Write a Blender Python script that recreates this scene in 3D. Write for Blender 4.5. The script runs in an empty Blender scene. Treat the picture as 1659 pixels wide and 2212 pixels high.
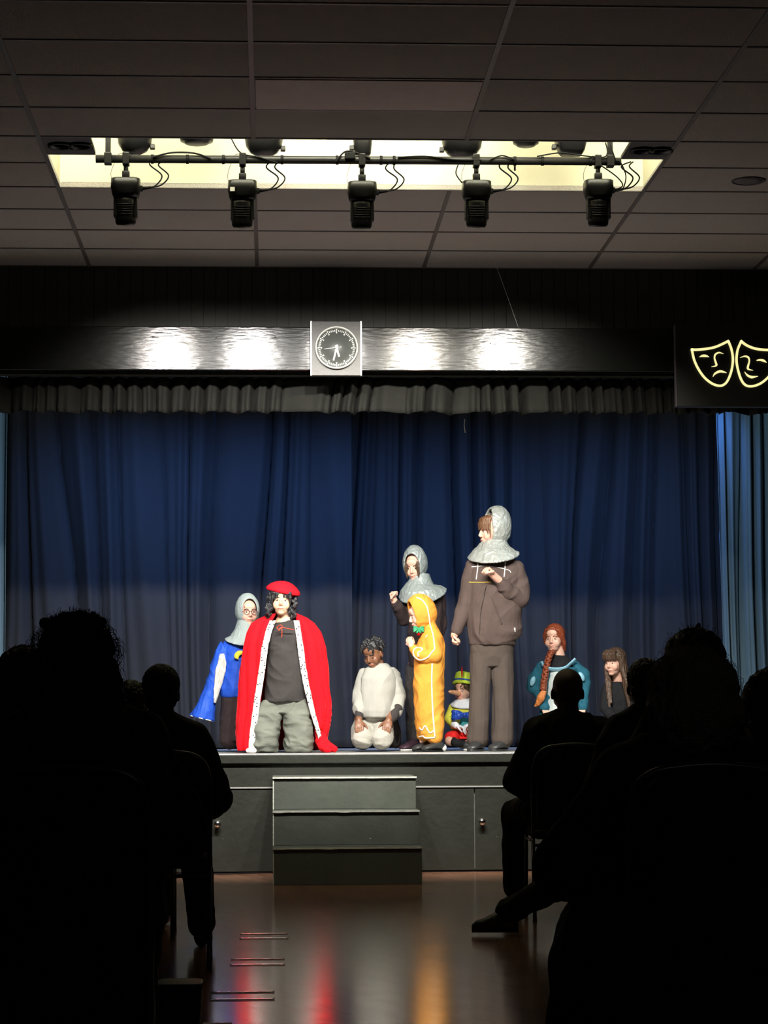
import bpy, bmesh, math, random
from mathutils import Vector, Matrix, noise
random.seed(7)
C = bpy.context.scene
COL = C.collection
# ---------------------------------------------------------------- camera, world, exposure
FPX, YAW, PIT, ROL = 4900.65, .0502594, .0935517, -.0045493
EYE = Vector((0, 0, 1.05))
_f = Vector((math.sin(YAW)*math.cos(PIT), math.cos(YAW)*math.cos(PIT), math.sin(PIT)))
_r = Vector((math.cos(YAW), -math.sin(YAW), 0)); _u = _r.cross(_f)
CR = _r*math.cos(ROL) + _u*math.sin(ROL); CU = _u*math.cos(ROL) - _r*math.sin(ROL)
cam_d = bpy.data.cameras.new('camera'); cam = bpy.data.objects.new('camera', cam_d); COL.objects.link(cam)
cam_d.sensor_fit = 'VERTICAL'; cam_d.sensor_height = 36; cam_d.lens = 36*FPX/2212
cam_d.clip_start = .1; cam_d.clip_end = 100
m = Matrix.Identity(4)
for i in range(3):
    m[i][0] = CR[i]; m[i][1] = CU[i]; m[i][2] = -_f[i]; m[i][3] = EYE[i]
cam.matrix_world = m
C.camera = cam
C.view_settings.view_transform = 'Standard'; C.view_settings.look = 'None'
C.view_settings.gamma = 1; C.view_settings.use_curve_mapping = False
C.view_settings.exposure = 0
w = bpy.data.worlds.new('world'); C.world = w; w.use_nodes = True
w.node_tree.nodes['Background'].inputs[0].default_value = (1, .95, .95, 1)
w.node_tree.nodes['Background'].inputs[1].default_value = .002

def W(px, py, Y):
    """the point of the plane y=Y seen at a pixel"""
    d = CR*((px-829.5)/FPX) - CU*((py-1106)/FPX) + _f
    return EYE + d*(Y/d.y)

YW = 16.37; ZC = 4.388; X0 = -1.317; TW = 1.22; TD = .61; ZS = .84
STAGE_BACK = 20.5
LAMP_X = [W(x, 435, 13.2).x for x in (272, 524, 782, 1028, 1292)]
def light(kind, name, loc, target, energy, color, **k):
    l = bpy.data.lights.new(name, kind); l.energy = energy; l.color = color
    for a, b in k.items(): setattr(l, a, b)
    o = bpy.data.objects.new(name, l); COL.objects.link(o); o.location = loc
    o.rotation_euler = (Vector(target)-Vector(loc)).to_track_quat('-Z', 'Y').to_euler()
    return o
SPOT_E = 560
for i, x in enumerate(LAMP_X):
    light('SPOT', 'stage_spot', (x, 13.35, 4.17), (x*.75+.1, 17.6, 1.35), SPOT_E,
          [(1, .95, .88), (1, .97, .92), (1, .96, .9), (1, .95, .82), (1, .96, .86)][i],
          spot_size=math.radians(66), spot_blend=.75, shadow_soft_size=.06)
# blue battens above the stage, behind the valance
for x in (-1.2, .2, 1.6, 3.2):
    light('AREA', 'blue_batten_light', (x, 19.3, 3.9), (x, 20.6, 2.2), 18, (.14, .36, 1), shape='RECTANGLE', size=1.3, size_y=.12, spread=math.radians(105))
for s, x in ((1, 4.3), (-1, -2.9)):
    light('AREA', 'side_wash_light', (x - s*1.4, 17.3, 3.6), (x, 19.2, 1.6), 24, (.75, .92, 1), shape='RECTANGLE', size=.3, size_y=.3)
# tubes inside the ceiling recess, behind its near edge
light('AREA', 'recess_tube_light', (X0+1.5*TW, 12.80, 4.85), (X0+1.5*TW, 13.93, 4.55), 64, (1, .965, .72), shape='RECTANGLE', size=3.5, size_y=.15, spread=math.radians(130))
# added fill lamp, standing in for stage bounce on to the ceiling
light('AREA', 'bounce_fill_light', (.8, 14.6, 1.25), (.8, 14.9, 4), 11, (1, .9, .82), shape='RECTANGLE', size=3.2, size_y=1.4)
# faint warm area light, unseen, high up behind the camera
light('AREA', 'hall_rear_light', (2, -1, 4.2), (1, 10, 2), 3, (1, .9, .85), shape='RECTANGLE', size=2, size_y=1)

# ---------------------------------------------------------------- materials
MATS = {}
def mat(name, col, rough=.6, metal=0, spec=.5, sheen=0, emit=0, bump=0, bscale=40, var=0, vscale=8, stretch=None, coat=0, sss=0, alpha=1, trans=0, det=4):
    if name in MATS: return MATS[name]
    M = bpy.data.materials.new(name); M.use_nodes = True; MATS[name] = M
    nt = M.node_tree; b = nt.nodes['Principled BSDF']
    I = b.inputs
    I['Base Color'].default_value = (*col, 1); I['Roughness'].default_value = rough; I['Metallic'].default_value = metal
    I['Specular IOR Level'].default_value = spec
    if sheen: I['Sheen Weight'].default_value = sheen; I['Sheen Roughness'].default_value = .4; I['Sheen Tint'].default_value = (*[min(1, c*2+.1) for c in col], 1)
    if emit: I['Emission Color'].default_value = (*col, 1); I['Emission Strength'].default_value = emit
    if coat: I['Coat Weight'].default_value = coat; I['Coat Roughness'].default_value = .15
    if sss: I['Subsurface Weight'].default_value = sss; I['Subsurface Scale'].default_value = .01; I['Subsurface Radius'].default_value = (1, .4, .25)
    if trans: I['Transmission Weight'].default_value = trans
    tc = nt.nodes.new('ShaderNodeTexCoord'); mp = nt.nodes.new('ShaderNodeMapping')
    nt.links.new(tc.outputs['Object'], mp.inputs[0])
    if stretch: mp.inputs['Scale'].default_value = stretch
    n1 = nt.nodes.new('ShaderNodeTexNoise'); n1.inputs['Scale'].default_value = vscale; n1.inputs['Detail'].default_value = det
    nt.links.new(mp.outputs[0], n1.inputs['Vector'])
    mx = nt.nodes.new('ShaderNodeMix'); mx.data_type = 'RGBA'
    v = var if var else .08
    mx.inputs[6].default_value = (*[c*(1-v) for c in col], 1); mx.inputs[7].default_value = (*[min(1, c*(1+v)) for c in col], 1)
    nt.links.new(n1.outputs['Fac'], mx.inputs[0]); nt.links.new(mx.outputs[2], I['Base Color'])
    if bump:
        n2 = nt.nodes.new('ShaderNodeTexNoise'); n2.inputs['Scale'].default_value = bscale; n2.inputs['Detail'].default_value = 5
        nt.links.new(mp.outputs[0], n2.inputs['Vector'])
        bp = nt.nodes.new('ShaderNodeBump'); bp.inputs['Strength'].default_value = bump; bp.inputs['Distance'].default_value = .02
        nt.links.new(n2.outputs['Fac'], bp.inputs['Height']); nt.links.new(bp.outputs[0], I['Normal'])
    return M
def cloth(name, col, bump=.35, sheen=0, rough=.85, var=.15, bscale=14, **k):
    return mat(name, col, rough=rough, spec=.2, sheen=sheen, bump=bump, bscale=bscale, var=var, **k)
skin_fair = mat('fair_skin', (.74, .43, .33), .5, sss=.15, var=.06)
skin_tan = mat('warm_skin', (.72, .47, .32), .5, sss=.15, var=.06)
skin_brown = mat('brown_skin', (.22, .10, .055), .45, sss=.1, var=.1)
skin_dark = mat('shadowed_skin', (.35, .2, .14), .55)
lip = mat('lips', (.55, .16, .13), .45); eyem = mat('dark_eye', (.03, .018, .012), .25); eyew = mat('eye_white', (.7, .66, .6), .3)
black_hair = mat('black_hair', (.018, .018, .02), .38, bump=.6, bscale=60, stretch=(1, 1, .3), var=.5)
wig_hair = mat('wig_hair', (.02, .02, .024), .28, bump=.8, bscale=50, var=.6)
brown_hair = mat('brown_hair', (.07, .038, .022), .4, bump=.6, bscale=90, stretch=(1, 1, .15), var=.4, vscale=30)
lightbrown_hair = mat('light_brown_hair', (.16, .075, .035), .4, bump=.6, bscale=90, stretch=(1, 1, .2), var=.4, vscale=30)
red_hair = mat('red_hair', (.24, .05, .018), .35, bump=.6, bscale=80, stretch=(1, 1, .3), var=.5, vscale=30)
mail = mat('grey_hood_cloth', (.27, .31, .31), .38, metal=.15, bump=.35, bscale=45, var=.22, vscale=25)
mail_silver = mat('silver_hood_cloth', (.36, .38, .36), .34, metal=.2, bump=.4, bscale=40, var=.25, vscale=25)  # paler and more metallic than the grey hood cloth
plain_grey = mat('plain_grey_hood', (.30, .35, .35), .8, bump=.2, bscale=60, var=.08)
red_velvet = cloth('red_velvet', (.78, .004, .012), sheen=.5, bump=.3, bscale=9, var=.25)
red_felt = cloth('red_felt', (.72, .008, .02), bump=.15, bscale=60)
charcoal = cloth('charcoal_cotton', (.047, .042, .042), bump=.3)
denim = cloth('grey_denim', (.16, .17, .145), bump=.9, bscale=9, var=.6, vscale=7, stretch=(.6, 1, 1.6))
blue_satin = cloth('royal_blue_cloth', (.018, .08, .52), bump=.5, rough=.6, bscale=12)
silver_satin = mat('silver_satin', (.6, .6, .57), .35, metal=.2, bump=.6, bscale=12)
brownblack = cloth('brown_black_knit', (.034, .023, .024), bump=.3)
white_jersey = cloth('white_jersey', (.38, .38, .35), bump=.5, bscale=9, var=.06)
cream_cotton = cloth('cream_cotton', (.42, .41, .37), bump=.6, bscale=14, var=.07)
ginger = cloth('ginger_fleece', (.72, .30, .045), bump=.45, bscale=12, var=.1)
white_trim = mat('white_trim', (.85, .84, .78), .6)
green_ribbon = mat('green_ribbon', (.02, .28, .12), .4, bump=.3)
orange_ribbon = mat('red_orange_ribbon', (.8, .06, .03), .4)
hoodie_m = cloth('brown_hoodie', (.088, .062, .056), bump=.4, bscale=14)
trouser_m = cloth('dark_trousers', (.078, .060, .052), bump=.4, bscale=10)
shoe_black = mat('black_shoe', (.03, .032, .033), .4, bump=.3); shoe_white = mat('white_sole', (.7, .7, .68), .5)
lime = cloth('lime_felt', (.55, .68, .06), bump=.15, bscale=50); blue_band = mat('blue_band', (.02, .10, .38), .5)
yellow_cloth = cloth('yellow_cloth', (.68, .66, .08), bump=.4); red_short = cloth('red_shorts', (.72, .02, .02), bump=.4)
blue_bow_m = mat('blue_bow_satin', (.01, .06, .42), .4, bump=.6, bscale=20); white_cloth = cloth('white_cotton', (.72, .74, .8), bump=.4)
teal_cloth = cloth('teal_cloth', (.016, .10, .15), bump=.5, bscale=14); ltblue = mat('pale_blue_satin', (.22, .45, .58), .45, bump=.4)
pale_grey = cloth('pale_grey_cloth', (.5, .56, .56), bump=.4); black_cloth = cloth('black_cloth', (.012, .012, .014))
green_cloth = cloth('green_cloth', (.1, .6, .35)); nose_m = mat('costume_nose', (.85, .42, .22), .5)
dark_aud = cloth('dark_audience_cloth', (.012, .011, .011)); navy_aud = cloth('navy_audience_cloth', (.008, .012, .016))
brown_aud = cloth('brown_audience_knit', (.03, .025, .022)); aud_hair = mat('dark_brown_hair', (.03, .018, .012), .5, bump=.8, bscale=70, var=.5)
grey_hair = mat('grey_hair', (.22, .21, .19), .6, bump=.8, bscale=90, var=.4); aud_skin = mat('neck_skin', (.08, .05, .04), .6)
metal_black = mat('black_metal', (.007, .007, .008), .35, metal=.3, bump=.05); chrome = mat('chrome', (.6, .6, .58), .18, metal=1)
steel_pipe = mat('grey_steel_pipe', (.035, .035, .037), .4, metal=.5); rubber = mat('black_cable', (.004, .004, .005), .7, spec=.2)
black_paint = mat('black_gloss_paint', (.006, .0065, .0055), .15, spec=.27, bump=.06, bscale=9, var=.3, stretch=(1.2, 1, 6))
def add_specks(M, col=(.5, .5, .45), scale=14, thr=.035):
    nt = M.node_tree; b = nt.nodes['Principled BSDF']
    old = b.inputs['Base Color'].links[0].from_socket
    tc = nt.nodes.new('ShaderNodeTexCoord'); v = nt.nodes.new('ShaderNodeTexVoronoi'); v.inputs['Scale'].default_value = scale
    nt.links.new(tc.outputs['Object'], v.inputs['Vector'])
    lt = nt.nodes.new('ShaderNodeMath'); lt.operation = 'LESS_THAN'; lt.inputs[1].default_value = thr
    nt.links.new(v.outputs['Distance'], lt.inputs[0])
    mx = nt.nodes.new('ShaderNodeMix'); mx.data_type = 'RGBA'; nt.links.new(lt.outputs[0], mx.inputs[0])
    nt.links.new(old, mx.inputs[6]); mx.inputs[7].default_value = (*col, 1); nt.links.new(mx.outputs[2], b.inputs['Base Color'])
fur = mat('spotted_fur_trim', (.82, .80, .78), .9, bump=.4, bscale=80, var=.05); add_specks(fur, (.05, .05, .06), 40, .25)
stage_black = mat('stage_front_paint', (.022, .024, .019), .42, spec=.5, bump=.15, bscale=25, var=.3, vscale=6); add_specks(stage_black, (.22, .22, .18), 5, .018)
step_paint = mat('step_paint', (.10, .11, .095), .5, spec=.4, bump=.15, bscale=25, var=.3, vscale=5); add_specks(step_paint, (.6, .6, .5), 7, .03)
worn_edge = mat('worn_step_edge', (.72, .74, .66), .55, bump=.3, bscale=60, var=.35, vscale=20)
stage_floor_m = mat('stage_floor_paint', (.33, .33, .32), .5, spec=.5, bump=.1, bscale=30, var=.3)
nosing_m = mat('stage_nosing_metal', (.6, .6, .58), .35, metal=.6)
slat_m = mat('black_slat_paint', (.034, .036, .029), .6, bump=.1, var=.3)
curtain_m = cloth('navy_black_velour', (.024, .025, .030), bump=.25, rough=.9, bscale=25, var=.2, vscale=3, stretch=(1, 1, .2), sheen=.25)
leg_m = cloth('blue_grey_velour', (.10, .16, .21), bump=.25, rough=.85, bscale=25, var=.2, stretch=(1, 1, .2), sheen=.5)
valance_m = cloth('black_grey_velour', (.012, .012, .010), bump=.4, rough=.95, bscale=12, var=.3, sheen=.0)
recess_m = mat('cream_paint', (.82, .79, .62), .7, var=.03)
board_m = mat('clock_board', (.032, .029, .023), .45, bump=.1, var=.3, vscale=5)
cream_metal = mat('pale_metal', (.75, .74, .65), .3, metal=.3); dial_m = mat('black_dial', (.07, .075, .07), .4)
sign_black = mat('sign_black', (.004, .004, .004), .5); sign_glow = mat('sign_yellow', (1, .93, .42), .5, emit=.95)
rail_m = mat('ceiling_rail', (.16, .14, .135), .5); grille_m = mat('grille_grey', (.10, .09, .10), .6)
film_m = mat('glossy_clear_film', (.92, .92, .92), .13, metal=.9, bump=.02, bscale=30, stretch=(1, .3, 1))
bin_m = mat('dark_blue_plastic', (.02, .028, .035), .6)
# ceiling tile: fissured, warm grey
tile_m = mat('ceiling_tile', (.48, .445, .42), .9, bump=.5, bscale=110, var=.12, vscale=1.2)
# floor: glossy brown laminate laid in short boards on the diagonal
floor_m = bpy.data.materials.new('brown_wood_floor'); floor_m.use_nodes = True
nt = floor_m.node_tree; b = nt.nodes['Principled BSDF']
tc = nt.nodes.new('ShaderNodeTexCoord'); mp = nt.nodes.new('ShaderNodeMapping'); mp.inputs['Rotation'].default_value = (0, 0, math.radians(72))
br = nt.nodes.new('ShaderNodeTexBrick'); br.inputs['Scale'].default_value = 1; br.inputs['Brick Width'].default_value = .9; br.inputs['Row Height'].default_value = .13
br.inputs['Color1'].default_value = (.36, .175, .105, 1); br.inputs['Color2'].default_value = (.28, .14, .085, 1); br.inputs['Mortar'].default_value = (.02, .01, .008, 1); br.inputs['Mortar Size'].default_value = .0025
nz = nt.nodes.new('ShaderNodeTexNoise'); nz.inputs['Scale'].default_value = 5
ml = nt.nodes.new('ShaderNodeMapRange'); ml.inputs[3].default_value = .12; ml.inputs[4].default_value = .19
bp = nt.nodes.new('ShaderNodeBump'); bp.inputs['Strength'].default_value = .25; bp.inputs['Distance'].default_value = .004
nt.links.new(tc.outputs['Object'], mp.inputs[0]); nt.links.new(mp.outputs[0], br.inputs['Vector']); nt.links.new(mp.outputs[0], nz.inputs['Vector'])
nt.links.new(br.outputs['Color'], b.inputs['Base Color']); nt.links.new(nz.outputs['Fac'], ml.inputs[0]); nt.links.new(ml.outputs[0], b.inputs['Roughness'])
nt.links.new(br.outputs['Fac'], bp.inputs['Height']); bp.invert = True; nt.links.new(bp.outputs[0], b.inputs['Normal'])

# ---------------------------------------------------------------- mesh helpers
def link(name, bm, material, parent=None, origin=None, smooth=True, free=True):
    me = bpy.data.meshes.new(name)
    if origin is None: origin = parent.location.copy() if parent and parent.type == 'EMPTY' else Vector((0, 0, 0))
    if parent and parent.type != 'EMPTY': origin = Vector(parent.get('_o', (0, 0, 0)))
    bmesh.ops.recalc_face_normals(bm, faces=bm.faces)
    for v in bm.verts: v.co -= origin
    bm.to_mesh(me)
    if free: bm.free()
    me.materials.append(material)
    if smooth:
        for p in me.polygons: p.use_smooth = True
    o = bpy.data.objects.new(name, me); COL.objects.link(o)
    if parent:
        o.parent = parent
        o['_o'] = tuple(origin)
    else: o.location = origin; o['_o'] = tuple(origin)
    return o
def tag(o, label=None, cat=None, group=None, kind=None):
    if label: o['label'] = label
    if cat: o['category'] = cat
    if group: o['group'] = group
    if kind: o['kind'] = kind
    return o
def empty(name, loc, label, cat, group=None):
    o = bpy.data.objects.new(name, None); COL.objects.link(o); o.location = loc; o.empty_display_size = .1
    return tag(o, label, cat, group)
def bake(o):
    dg = bpy.context.evaluated_depsgraph_get(); dg.update()
    me = bpy.data.meshes.new_from_object(o.evaluated_get(dg), depsgraph=dg)
    o.modifiers.clear(); old = o.data; o.data = me; bpy.data.meshes.remove(old)
    for p in me.polygons: p.use_smooth = True
def fuse(name, bm, material, parent, voxel=.006, solid=0, smooth=4, wr=0, wf=(12, 12, 6), seed=0):
    """closed volumes melted into one continuous surface, then wrinkled"""
    o = link(name, bm, material, parent)
    if solid:
        s = o.modifiers.new('s', 'SOLIDIFY'); s.thickness = solid; s.offset = 0
    r = o.modifiers.new('r', 'REMESH'); r.mode = 'VOXEL'; r.voxel_size = voxel; r.use_smooth_shade = True
    if smooth:
        k = o.modifiers.new('k', 'SMOOTH'); k.iterations = smooth; k.factor = .5
    bake(o)
    if wr:
        me = o.data; off = Vector((seed*3.1, seed*7.7, seed))
        ns = [v.normal.copy() for v in me.vertices]
        for v, n in zip(me.vertices, ns):
            p = v.co; q = Vector((p.x*wf[0], p.y*wf[1], p.z*wf[2])) + off
            a = noise.noise(q + Vector((noise.noise(q*.5)*1.5,)*3))
            v.co += n*(wr*(1-2*abs(a))*1.2 + wr*.4*noise.noise(q*2.3))
        me.update()
    return o
def box(bm, x0, x1, y0, y1, z0, z1, bev=0):
    vs = [bm.verts.new((x, y, z)) for x in (x0, x1) for y in (y0, y1) for z in (z0, z1)]
    fs = [bm.faces.new([vs[i] for i in f]) for f in ((0, 1, 3, 2), (4, 6, 7, 5), (0, 4, 5, 1), (2, 3, 7, 6), (0, 2, 6, 4), (1, 5, 7, 3))]
    if bev:
        es = list({e for f in fs for e in f.edges}); bmesh.ops.bevel(bm, geom=es, offset=bev, segments=2, profile=.5, affect='EDGES')
def boxob(name, x0, x1, y0, y1, z0, z1, m, parent=None, bev=0):
    bm = bmesh.new(); box(bm, x0, x1, y0, y1, z0, z1, bev)
    return link(name, bm, m, parent, None if parent else Vector(((x0+x1)/2, (y0+y1)/2, z0)), smooth=False)
def ell(bm, c, r, rot=None, u=20, v=12):
    M = Matrix.Translation(Vector(c)) @ (rot.to_4x4() if rot else Matrix.Identity(4)) @ Matrix.Diagonal((r[0], r[1], r[2], 1))
    bmesh.ops.create_uvsphere(bm, u_segments=u, v_segments=v, radius=1, matrix=M)
def frames(pts):
    out = []; n = len(pts); prev = None
    for i in range(n):
        t = (pts[min(i+1, n-1)] - pts[max(i-1, 0)])
        t = t.normalized() if t.length > 1e-9 else Vector((0, 0, 1))
        if prev is None:
            a = Vector((0, 0, 1)) if abs(t.z) < .9 else Vector((1, 0, 0)); x = t.cross(a).normalized()
        else:
            x = (prev - t*prev.dot(t)); x = x.normalized() if x.length > 1e-6 else t.orthogonal().normalized()
        prev = x; out.append((t, x, t.cross(x)))
    return out
def tube(bm, pts, rad, n=10, flat=1, cap=True):
    pts = [Vector(p) for p in pts]
    if not hasattr(rad, '__len__'): rad = [rad]*len(pts)
    rings = []
    for p, r, (t, x, y) in zip(pts, rad, frames(pts)):
        rings.append([bm.verts.new(p + x*(r*math.cos(2*math.pi*k/n)) + y*(r*flat*math.sin(2*math.pi*k/n))) for k in range(n)])
    for a, b2 in zip(rings, rings[1:]):
        for k in range(n): bm.faces.new((a[k], a[(k+1) % n], b2[(k+1) % n], b2[k]))
    if cap: bm.faces.new(rings[0][::-1]); bm.faces.new(rings[-1])
def chain(bm, pts, rad, n=14):
    """tapered limb with round joints, for fuse()"""
    pts = [Vector(p) for p in pts]
    for p, r in zip(pts, rad): ell(bm, p, (r, r, r), u=14, v=9)
    for a, b2, ra, rb in zip(pts, pts[1:], rad, rad[1:]):
        if (b2-a).length > 1e-5: tube(bm, [a, b2], [ra, rb], n)
def spline(pts, k=6):
    pts = [Vector(p) for p in pts]; out = []
    for i in range(len(pts)-1):
        p0 = pts[max(i-1, 0)]; p1 = pts[i]; p2 = pts[i+1]; p3 = pts[min(i+2, len(pts)-1)]
        for j in range(k):
            t = j/k
            out.append(.5*((2*p1) + (p2-p0)*t + (2*p0-5*p1+4*p2-p3)*t*t + (3*p1-p0-3*p2+p3)*t**3))
    return out + [pts[-1]]
def loft(bm, rings):
    vs = [[bm.verts.new(p) for p in r] for r in rings]; n = len(vs[0])
    for a, b2 in zip(vs, vs[1:]):
        for k in range(n): bm.faces.new((a[k], a[(k+1) % n], b2[(k+1) % n], b2[k]))
    bm.faces.new(vs[0][::-1]); bm.faces.new(vs[-1])
def ring(c, rx, ry, n=28, e=2.3, rot=0):
    out = []
    for k in range(n):
        a = 2*math.pi*k/n; ca, sa = math.cos(a), math.sin(a)
        x = rx*math.copysign(abs(ca)**(2/e), ca); y = ry*math.copysign(abs(sa)**(2/e), sa)
        out.append(Vector((c[0]+x*math.cos(rot)-y*math.sin(rot), c[1]+x*math.sin(rot)+y*math.cos(rot), c[2])))
    return out
def grid(bm, rows, closed=False):
    vs = [[bm.verts.new(p) for p in r] for r in rows]; n = len(vs[0])
    for a, b2 in zip(vs, vs[1:]):
        for k in range(n if closed else n-1): bm.faces.new((a[k], a[(k+1) % n], b2[(k+1) % n], b2[k]))
def lathe(bm, prof, c, n=32, axis='Z', rot=None):
    rings = []
    for r, h in prof:
        row = []
        for k in range(n):
            a = 2*math.pi*k/n; v = Vector((r*math.cos(a), r*math.sin(a), h))
            if axis == 'Y': v = Vector((v.x, -v.z, v.y))
            if rot: v = rot @ v
            row.append(bm.verts.new(v + Vector(c)))
        rings.append(row)
    for a, b2 in zip(rings, rings[1:]):
        for k in range(n): bm.faces.new((a[k], a[(k+1) % n], b2[(k+1) % n], b2[k]))
    bm.faces.new(rings[0][::-1]); bm.faces.new(rings[-1])
def cable(name, pts, r, m, parent=None, label=None, cat=None, group=None, k=6):
    bm = bmesh.new(); pp = spline(pts, k); tube(bm, pp, r, 6)
    o = link(name, bm, m, parent, None if parent else Vector(pp[0]))
    if label: tag(o, label, cat, group)
    return o

# ---------------------------------------------------------------- the setting
XL, XR = -4.2, 6.6
tag(boxob('floor', XL, XR, -3, YW+.3, -.1, 0, floor_m), kind='structure')
def structure(o): o['kind'] = 'structure'; return o
structure(boxob('wall_left', XL-.1, XL, -3, YW, 0, ZC, slat_m)); structure(boxob('wall_right', XR, XR+.1, -3, YW, 0, ZC, slat_m))
# ceiling with the lighting recess cut out: rows 4..6, columns 0..3
RX0, RX1 = X0+.01, X0+3*TW; RY0, RY1 = YW-6*TD, YW-4*TD
bm = bmesh.new()
for a, b2, c, d in ((XL, XR, 2, RY0), (XL, XR, RY1, YW+.02), (XL, RX0, RY0, RY1), (RX1, XR, RY0, RY1)): box(bm, a, b2, c, d, ZC, ZC+.03)
structure(link('ceiling', bm, tile_m, None, Vector((0, YW, ZC)), smooth=False))
bm = bmesh.new()
for i in range(-2, 8):
    x = X0+i*TW
    if RX0+.1 < x < RX1-.1: box(bm, x-.013, x+.013, 2, RY0, ZC-.006, ZC); box(bm, x-.013, x+.013, RY1, YW, ZC-.006, ZC)
    else: box(bm, x-.013, x+.013, 2, YW, ZC-.006, ZC)
for j in range(0, 22):
    y = YW-j*TD
    if j == 5: box(bm, XL, RX0, y-.007, y+.007, ZC-.005, ZC); box(bm, RX1, XR, y-.007, y+.007, ZC-.005, ZC)
    else: box(bm, XL, XR, y-.009, y+.009, ZC-.005, ZC)
structure(link('trim_1', bm, rail_m, None, Vector((0, YW, ZC)), smooth=False))
# loose ceiling tile, tipped down at its near edge
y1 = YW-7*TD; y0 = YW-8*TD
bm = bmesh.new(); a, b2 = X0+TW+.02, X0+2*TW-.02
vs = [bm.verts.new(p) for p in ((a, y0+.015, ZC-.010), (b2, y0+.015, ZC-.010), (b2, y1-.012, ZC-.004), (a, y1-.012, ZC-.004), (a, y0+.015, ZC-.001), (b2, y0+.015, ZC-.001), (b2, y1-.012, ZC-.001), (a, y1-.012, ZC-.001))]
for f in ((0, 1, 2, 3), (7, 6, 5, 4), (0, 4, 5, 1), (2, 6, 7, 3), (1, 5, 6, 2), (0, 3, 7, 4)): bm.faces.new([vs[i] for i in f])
tag(link('ceiling_tile', bm, mat('pale_pink_tile', (.86, .74, .72), .9, bump=.3, bscale=110, var=.05), None, Vector((a, y0, ZC)), smooth=False), 'single lighter pinkish ceiling tile just before the lighting recess', 'ceiling tile')  # base colour lighter and pinker than the other tiles
# recess shell
bm = bmesh.new(); t = .03; ZR = ZC+.95
box(bm, RX0-t, RX0, RY0-t, RY1+t, ZC+.031, ZR); box(bm, RX1, RX1+t, RY0-t, RY1+t, ZC+.031, ZR)
box(bm, RX0, RX1, RY1, RY1+t, ZC+.031, ZR); box(bm, RX0, RX1, RY0-t, RY0, ZC+.031, ZR); box(bm, RX0-t, RX1+t, RY0-t, RY1+t, ZR, ZR+t)
structure(link('trim_2', bm, recess_m, None, Vector((RX0, RY0, ZC)), smooth=False))
# half panels with two round downlights each at the ends of the recess
for s in (0, 1):
    xa, xb = (RX0, W(203, 320, 13.0).x) if s == 0 else (W(1348, 320, 13.0).x, RX1)
    r = empty('recess_end_panel', (xa, RY0, ZC), ['dark panel with two round spotlights at left end of the ceiling recess', 'dark panel with two round spotlights at right end of the ceiling recess'][s], 'ceiling panel')
    boxob('panel', xa, xb, RY0, RY0+.42, ZC, ZC+.02, grille_m, r)
    for k in (.35, .75):
        bm = bmesh.new(); lathe(bm, [(.075, 0), (.075, -.012), (.055, -.012), (.05, 0)], (xa+(xb-xa)*k, RY0+.2, ZC), 24); link('spotlight_ring', bm, metal_black, r)
# proscenium wall (black slats) above the opening
zb0, zb1 = W(600, 800, YW-.22).z, W(600, 706, YW-.22).z
bm = bmesh.new(); box(bm, XL, XR, YW+.012, YW+.1, zb0, ZC)
x = XL
while x < XR: box(bm, x, x+.083, YW, YW+.012, zb0, ZC-.001); x += .0885
structure(link('wall_back', bm, slat_m, None, Vector((0, YW, zb0)), smooth=False))
bm = bmesh.new(); box(bm, XL, XR, YW-.22, YW-.001, zb0, zb1, .006)
tag(link('beam', bm, black_paint, None, Vector((0, YW-.2, zb0)), smooth=False), 'glossy black painted beam running across above the stage opening', 'beam')
for k, (px, py) in enumerate(((330, 727), (467, 728), (595, 728), (1060, 742), (1190, 735))):
    bm = bmesh.new(); p = W(px, py, YW-.222); lathe(bm, [(.006, .004), (.004, .008), (.001, .009)], p + Vector((0, .004, 0)), 10, 'Y')
    tag(link('screw_head', bm, chrome, None, p), 'small screw head in the glossy black beam', 'screw', 'screws in the beam')
# thin string hanging from the ceiling
cable('string', [W(1066, 560, YW-.3), W(1085, 610, YW-.3), W(1120, 708, YW-.225)], .0012, white_trim, label='thin pale string hanging from the ceiling down to the beam', cat='string')
# stage box
ZF = ZS
bm = bmesh.new(); box(bm, XL, XR, YW+.01, STAGE_BACK+.6, .02, ZF)
structure(link('stage_floor', bm, stage_floor_m, None, Vector((0, YW, 0)), smooth=False))
bm = bmesh.new(); box(bm, XL, XR, YW-.05, YW+.02, ZF-.06, ZF+.001, .004); box(bm, XL, XR, YW-.02, YW+.01, .61, ZF-.075); structure(link('trim_3', bm, stage_black, None, Vector((0, YW, ZF)), smooth=False))
bm = bmesh.new(); box(bm, XL, XR, YW-.052, YW-.03, ZF, ZF+.006, .002); box(bm, XL, XR, YW-.028, YW-.005, .602, .612)
structure(link('trim_4', bm, nosing_m, None, Vector((0, YW, ZF)), smooth=False))
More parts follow.
